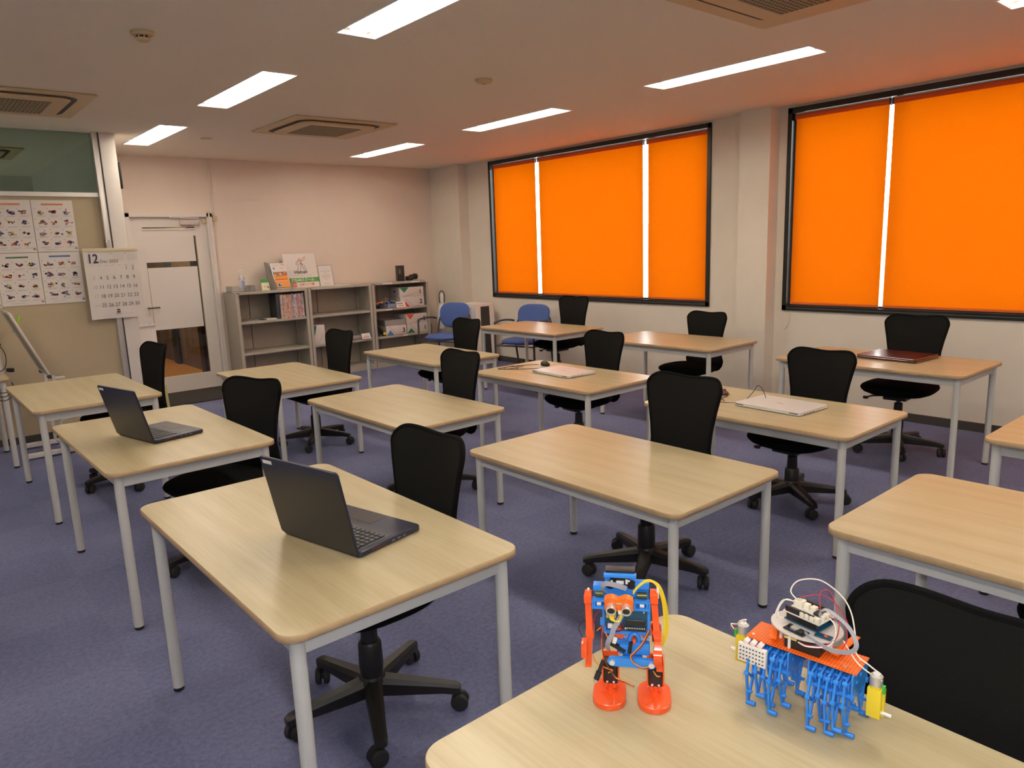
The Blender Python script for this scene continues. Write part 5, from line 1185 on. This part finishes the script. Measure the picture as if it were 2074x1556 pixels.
# connector block hanging at the left front
m_ = MB(); m_.box((-.0745, -.052, .100), (.053, .008, .034), bev=.001)
for k in range(3): m_.box((-.088 + k * .013, -.046, .1205), (.009, .012, .007), rot=Matrix.Rotation(.5, 4, 'Y'), bev=.001)
cbk = m_.obj('connector_block', M_whitep, r2)
m_ = MB()
for r_ in range(4):
    for c in range(8): m_.box((-.0955 + c * .006, -.0563, .089 + r_ * .0075), (.0028, .001, .0018))
m_.obj('socket_holes', M_chip, cbk)
m_ = MB()
for k in range(4): m_.box((-.091 + k * .011, -.050, .119), (.003, .003, .004))
m_.obj('red_wire_end', M_red, cbk)
# motors
for x_, y_, l in ((.122, -.012, 'r'), (-.118, .002, 'l')):
    m_ = MB(); m_.box((x_, y_, .073), (.022, .019, .052), bev=.0015); m_.box((x_ + .012, y_ + .004, .073), (.004, .006, .050)); gm_ = m_.obj('gear_motor', M_yel, r2)
    m_ = MB(); m_.cyl((x_, y_, .099), (x_, y_, .104), .0098, n=16, m=M_yel); m_.cyl((x_, y_, .104), (x_, y_, .120), .0102, n=20); m_.cyl((x_, y_, .120), (x_, y_, .124), .006, n=14, m=M_whitep); m_.obj('motor_can', M_alu, gm_)
    MB().cyl((x_ + .010, y_ - .003, .058), (x_ + .027, y_ - .003, .058), .003, n=10).obj('drive_shaft', M_whitep, gm_) if l == 'r' else MB().cyl((x_ - .010, y_ - .003, .066), (x_ - .022, y_ - .003, .066), .003, n=10).obj('drive_shaft', M_whitep, gm_)
    MB().box((x_ + (.014 if l == 'r' else -.012), y_ - .006, .103), (.004, .005, .014)).obj('green_terminal', mat('green_terminal', (.03, .42, .05), .3), gm_)
# crank rods and legs
for c0, c1 in ((-.092, -.012), (.018, .096)):
    m_ = MB(); m_.cyl((c0, -.034, .078), (c1, -.034, .078), .0052, n=12); m_.cyl((c0, .034, .078), (c1, .034, .078), .0052, n=12); m_.cyl((c0, 0, .105), (c1, 0, .105), .0035, n=12)
    m_.cyl((c0, -.020, .100), (c1, -.020, .100), .003, n=10); m_.obj('cross_rod', M_bluep, r2)
    for e in (c0 + .003, c1 - .003):
        m_ = MB(); m_.add([(e - .0015, -.040, .119), (e - .0015, .033, .119), (e - .0015, .036, .078), (e - .0015, -.040, .074), (e + .0015, -.040, .119), (e + .0015, .033, .119), (e + .0015, .036, .078), (e + .0015, -.040, .074)], [(0, 1, 2, 3), (7, 6, 5, 4), (0, 4, 5, 1), (1, 5, 6, 2), (2, 6, 7, 3), (3, 7, 4, 0)]); m_.obj('side_frame', M_bluep, r2)
    for k in range(5):
        x_ = c0 + .012 + k * (c1 - c0 - .024) / 4
        for s_ in (-1, 1):
            ph = k * 2.4 + (0 if s_ < 0 else 1.3) + c0 * 9
            dz = max(0, .016 * math.sin(ph)); dy = .014 * math.cos(ph)
            Y = lambda v: s_ * v
            m_ = MB()
            def link(a, b_, w=.0036): m_.tube([(x_, Y(a[0]), a[1]), (x_, Y(b_[0]), b_[1])], (.0026, w), n=4, flat=(1, 0, 0)); 
            K = (.034, .078); T0 = (.014 + dy * .3, .112); T1 = (.048 + dy * .2, .104); E1 = (.058 + dy * .4, .066 + dz * .4); E2 = (.030 + dy * .5, .046 + dz * .6); FT = (.044 + dy, .0045 + dz)
            for a, b_ in ((T0, K), (T0, T1), (T1, K), (T1, E1), (K, E2), (E1, E2), (E1, FT), (E2, FT), ((.004, .105), T1), ((.004, .105), E2)): link(a, b_)
            for q in (T1, E1, E2): m_.cyl((x_ - .004, Y(q[0]), q[1]), (x_ + .004, Y(q[0]), q[1]), .0038, n=8)
            m_.cyl((x_ - .002, Y(FT[0]), FT[1]), (x_ + .014, Y(FT[0]), FT[1]), .0046, n=10)
            if k % 2 == 0: m_.cyl((x_ - .002, Y(FT[0] * .6 + E1[0] * .4), FT[1] * .6 + E1[1] * .4), (x_ + .009, Y(FT[0] * .6 + E1[0] * .4), FT[1] * .6 + E1[1] * .4), .0030, n=8)
            m_.obj('leg', M_bluep, r2)
def w2(name, ws, m, r=.0011):
    o = MB()
    for w_ in ws: o.tube(w_, r, n=6, smooth=7)
    return o.obj(name, m, r2)
w2('white_wires', [[(-.034, .040, .184), (-.052, .055, .190), (-.045, .075, .205), (-.010, .085, .212), (.030, .075, .200), (.055, .055, .185), (.075, .020, .165), (.085, .0, .140), (.110, -.010, .132), (.128, -.012, .125)],
 [(-.036, .036, .180), (-.056, .042, .176), (-.064, .030, .158), (-.056, .018, .150), (-.040, .030, .152)], [(-.036, .034, .182), (-.060, .040, .174), (-.067, .028, .154), (-.060, .014, .150)],
 [(.028, .02, .180), (.044, .012, .172), (.050, -.004, .155), (.042, -.022, .146), (.015, -.034, .142), (-.002, -.030, .142)], [(-.118, .002, .124), (-.110, -.004, .136), (-.120, -.010, .132), (-.130, .0, .118), (-.144, .004, .112), (-.136, .0, .106)], [(.060, .010, .150), (.085, -.002, .128), (.105, -.006, .118), (.132, -.016, .116)]], M_wwire, .0012)
w2('crimson_wires', [[(.012, .030, .182), (.000, .060, .200), (.012, .070, .204), (.030, .050, .194), (.048, .020, .176), (.052, .0, .158), (.044, -.016, .148), (.020, -.030, .143), (.0, -.029, .1415)], [(.030, .020, .180), (.055, .024, .172), (.066, .010, .155), (.060, .0, .135)], [(-.036, .06, .18), (.0, .075, .19), (.040, .050, .184), (.062, .030, .168)]], M_rwire, .0009)
o = MB(); o.tube([(.018, .020, .176), (.016, .016, .186), (.026, .016, .194), (.044, .014, .190), (.070, .006, .178), (.086, -.006, .160), (.080, -.016, .148), (.052, -.026, .146), (.020, -.022, .150), (.002, -.014, .154)], (.0066, .0006), n=4, smooth=7, flat=(0, .8, .6)); o.obj('ribbon_cable', M_ribbon, r2)
m_ = MB(); m_.add([(-.148, .004, .100), (-.134, .0, .100), (-.128, .002, .114), (-.142, .006, .114)], [(0, 1, 2, 3)]); m_.add([(-.144, .0035, .104), (-.137, .0015, .104), (-.133, .0025, .110), (-.140, .0045, .110)], [(0, 1, 2, 3)], M_rwire); m_.obj('tape_flag', M_clear, r2)

# acrylic piece at the lower right corner
t = empty('acrylic_stand', (1.235, -.035, ZP), 0.3, 'clear acrylic plate showing only its edge in the lower right corner', 'acrylic stand')
MB().box((0, 0, .075), (.10, .004, .15), bev=.0008).obj('plate', M_clear, t); MB().box((0, .02, .003), (.10, .05, .004)).obj('foot', M_clear, t)
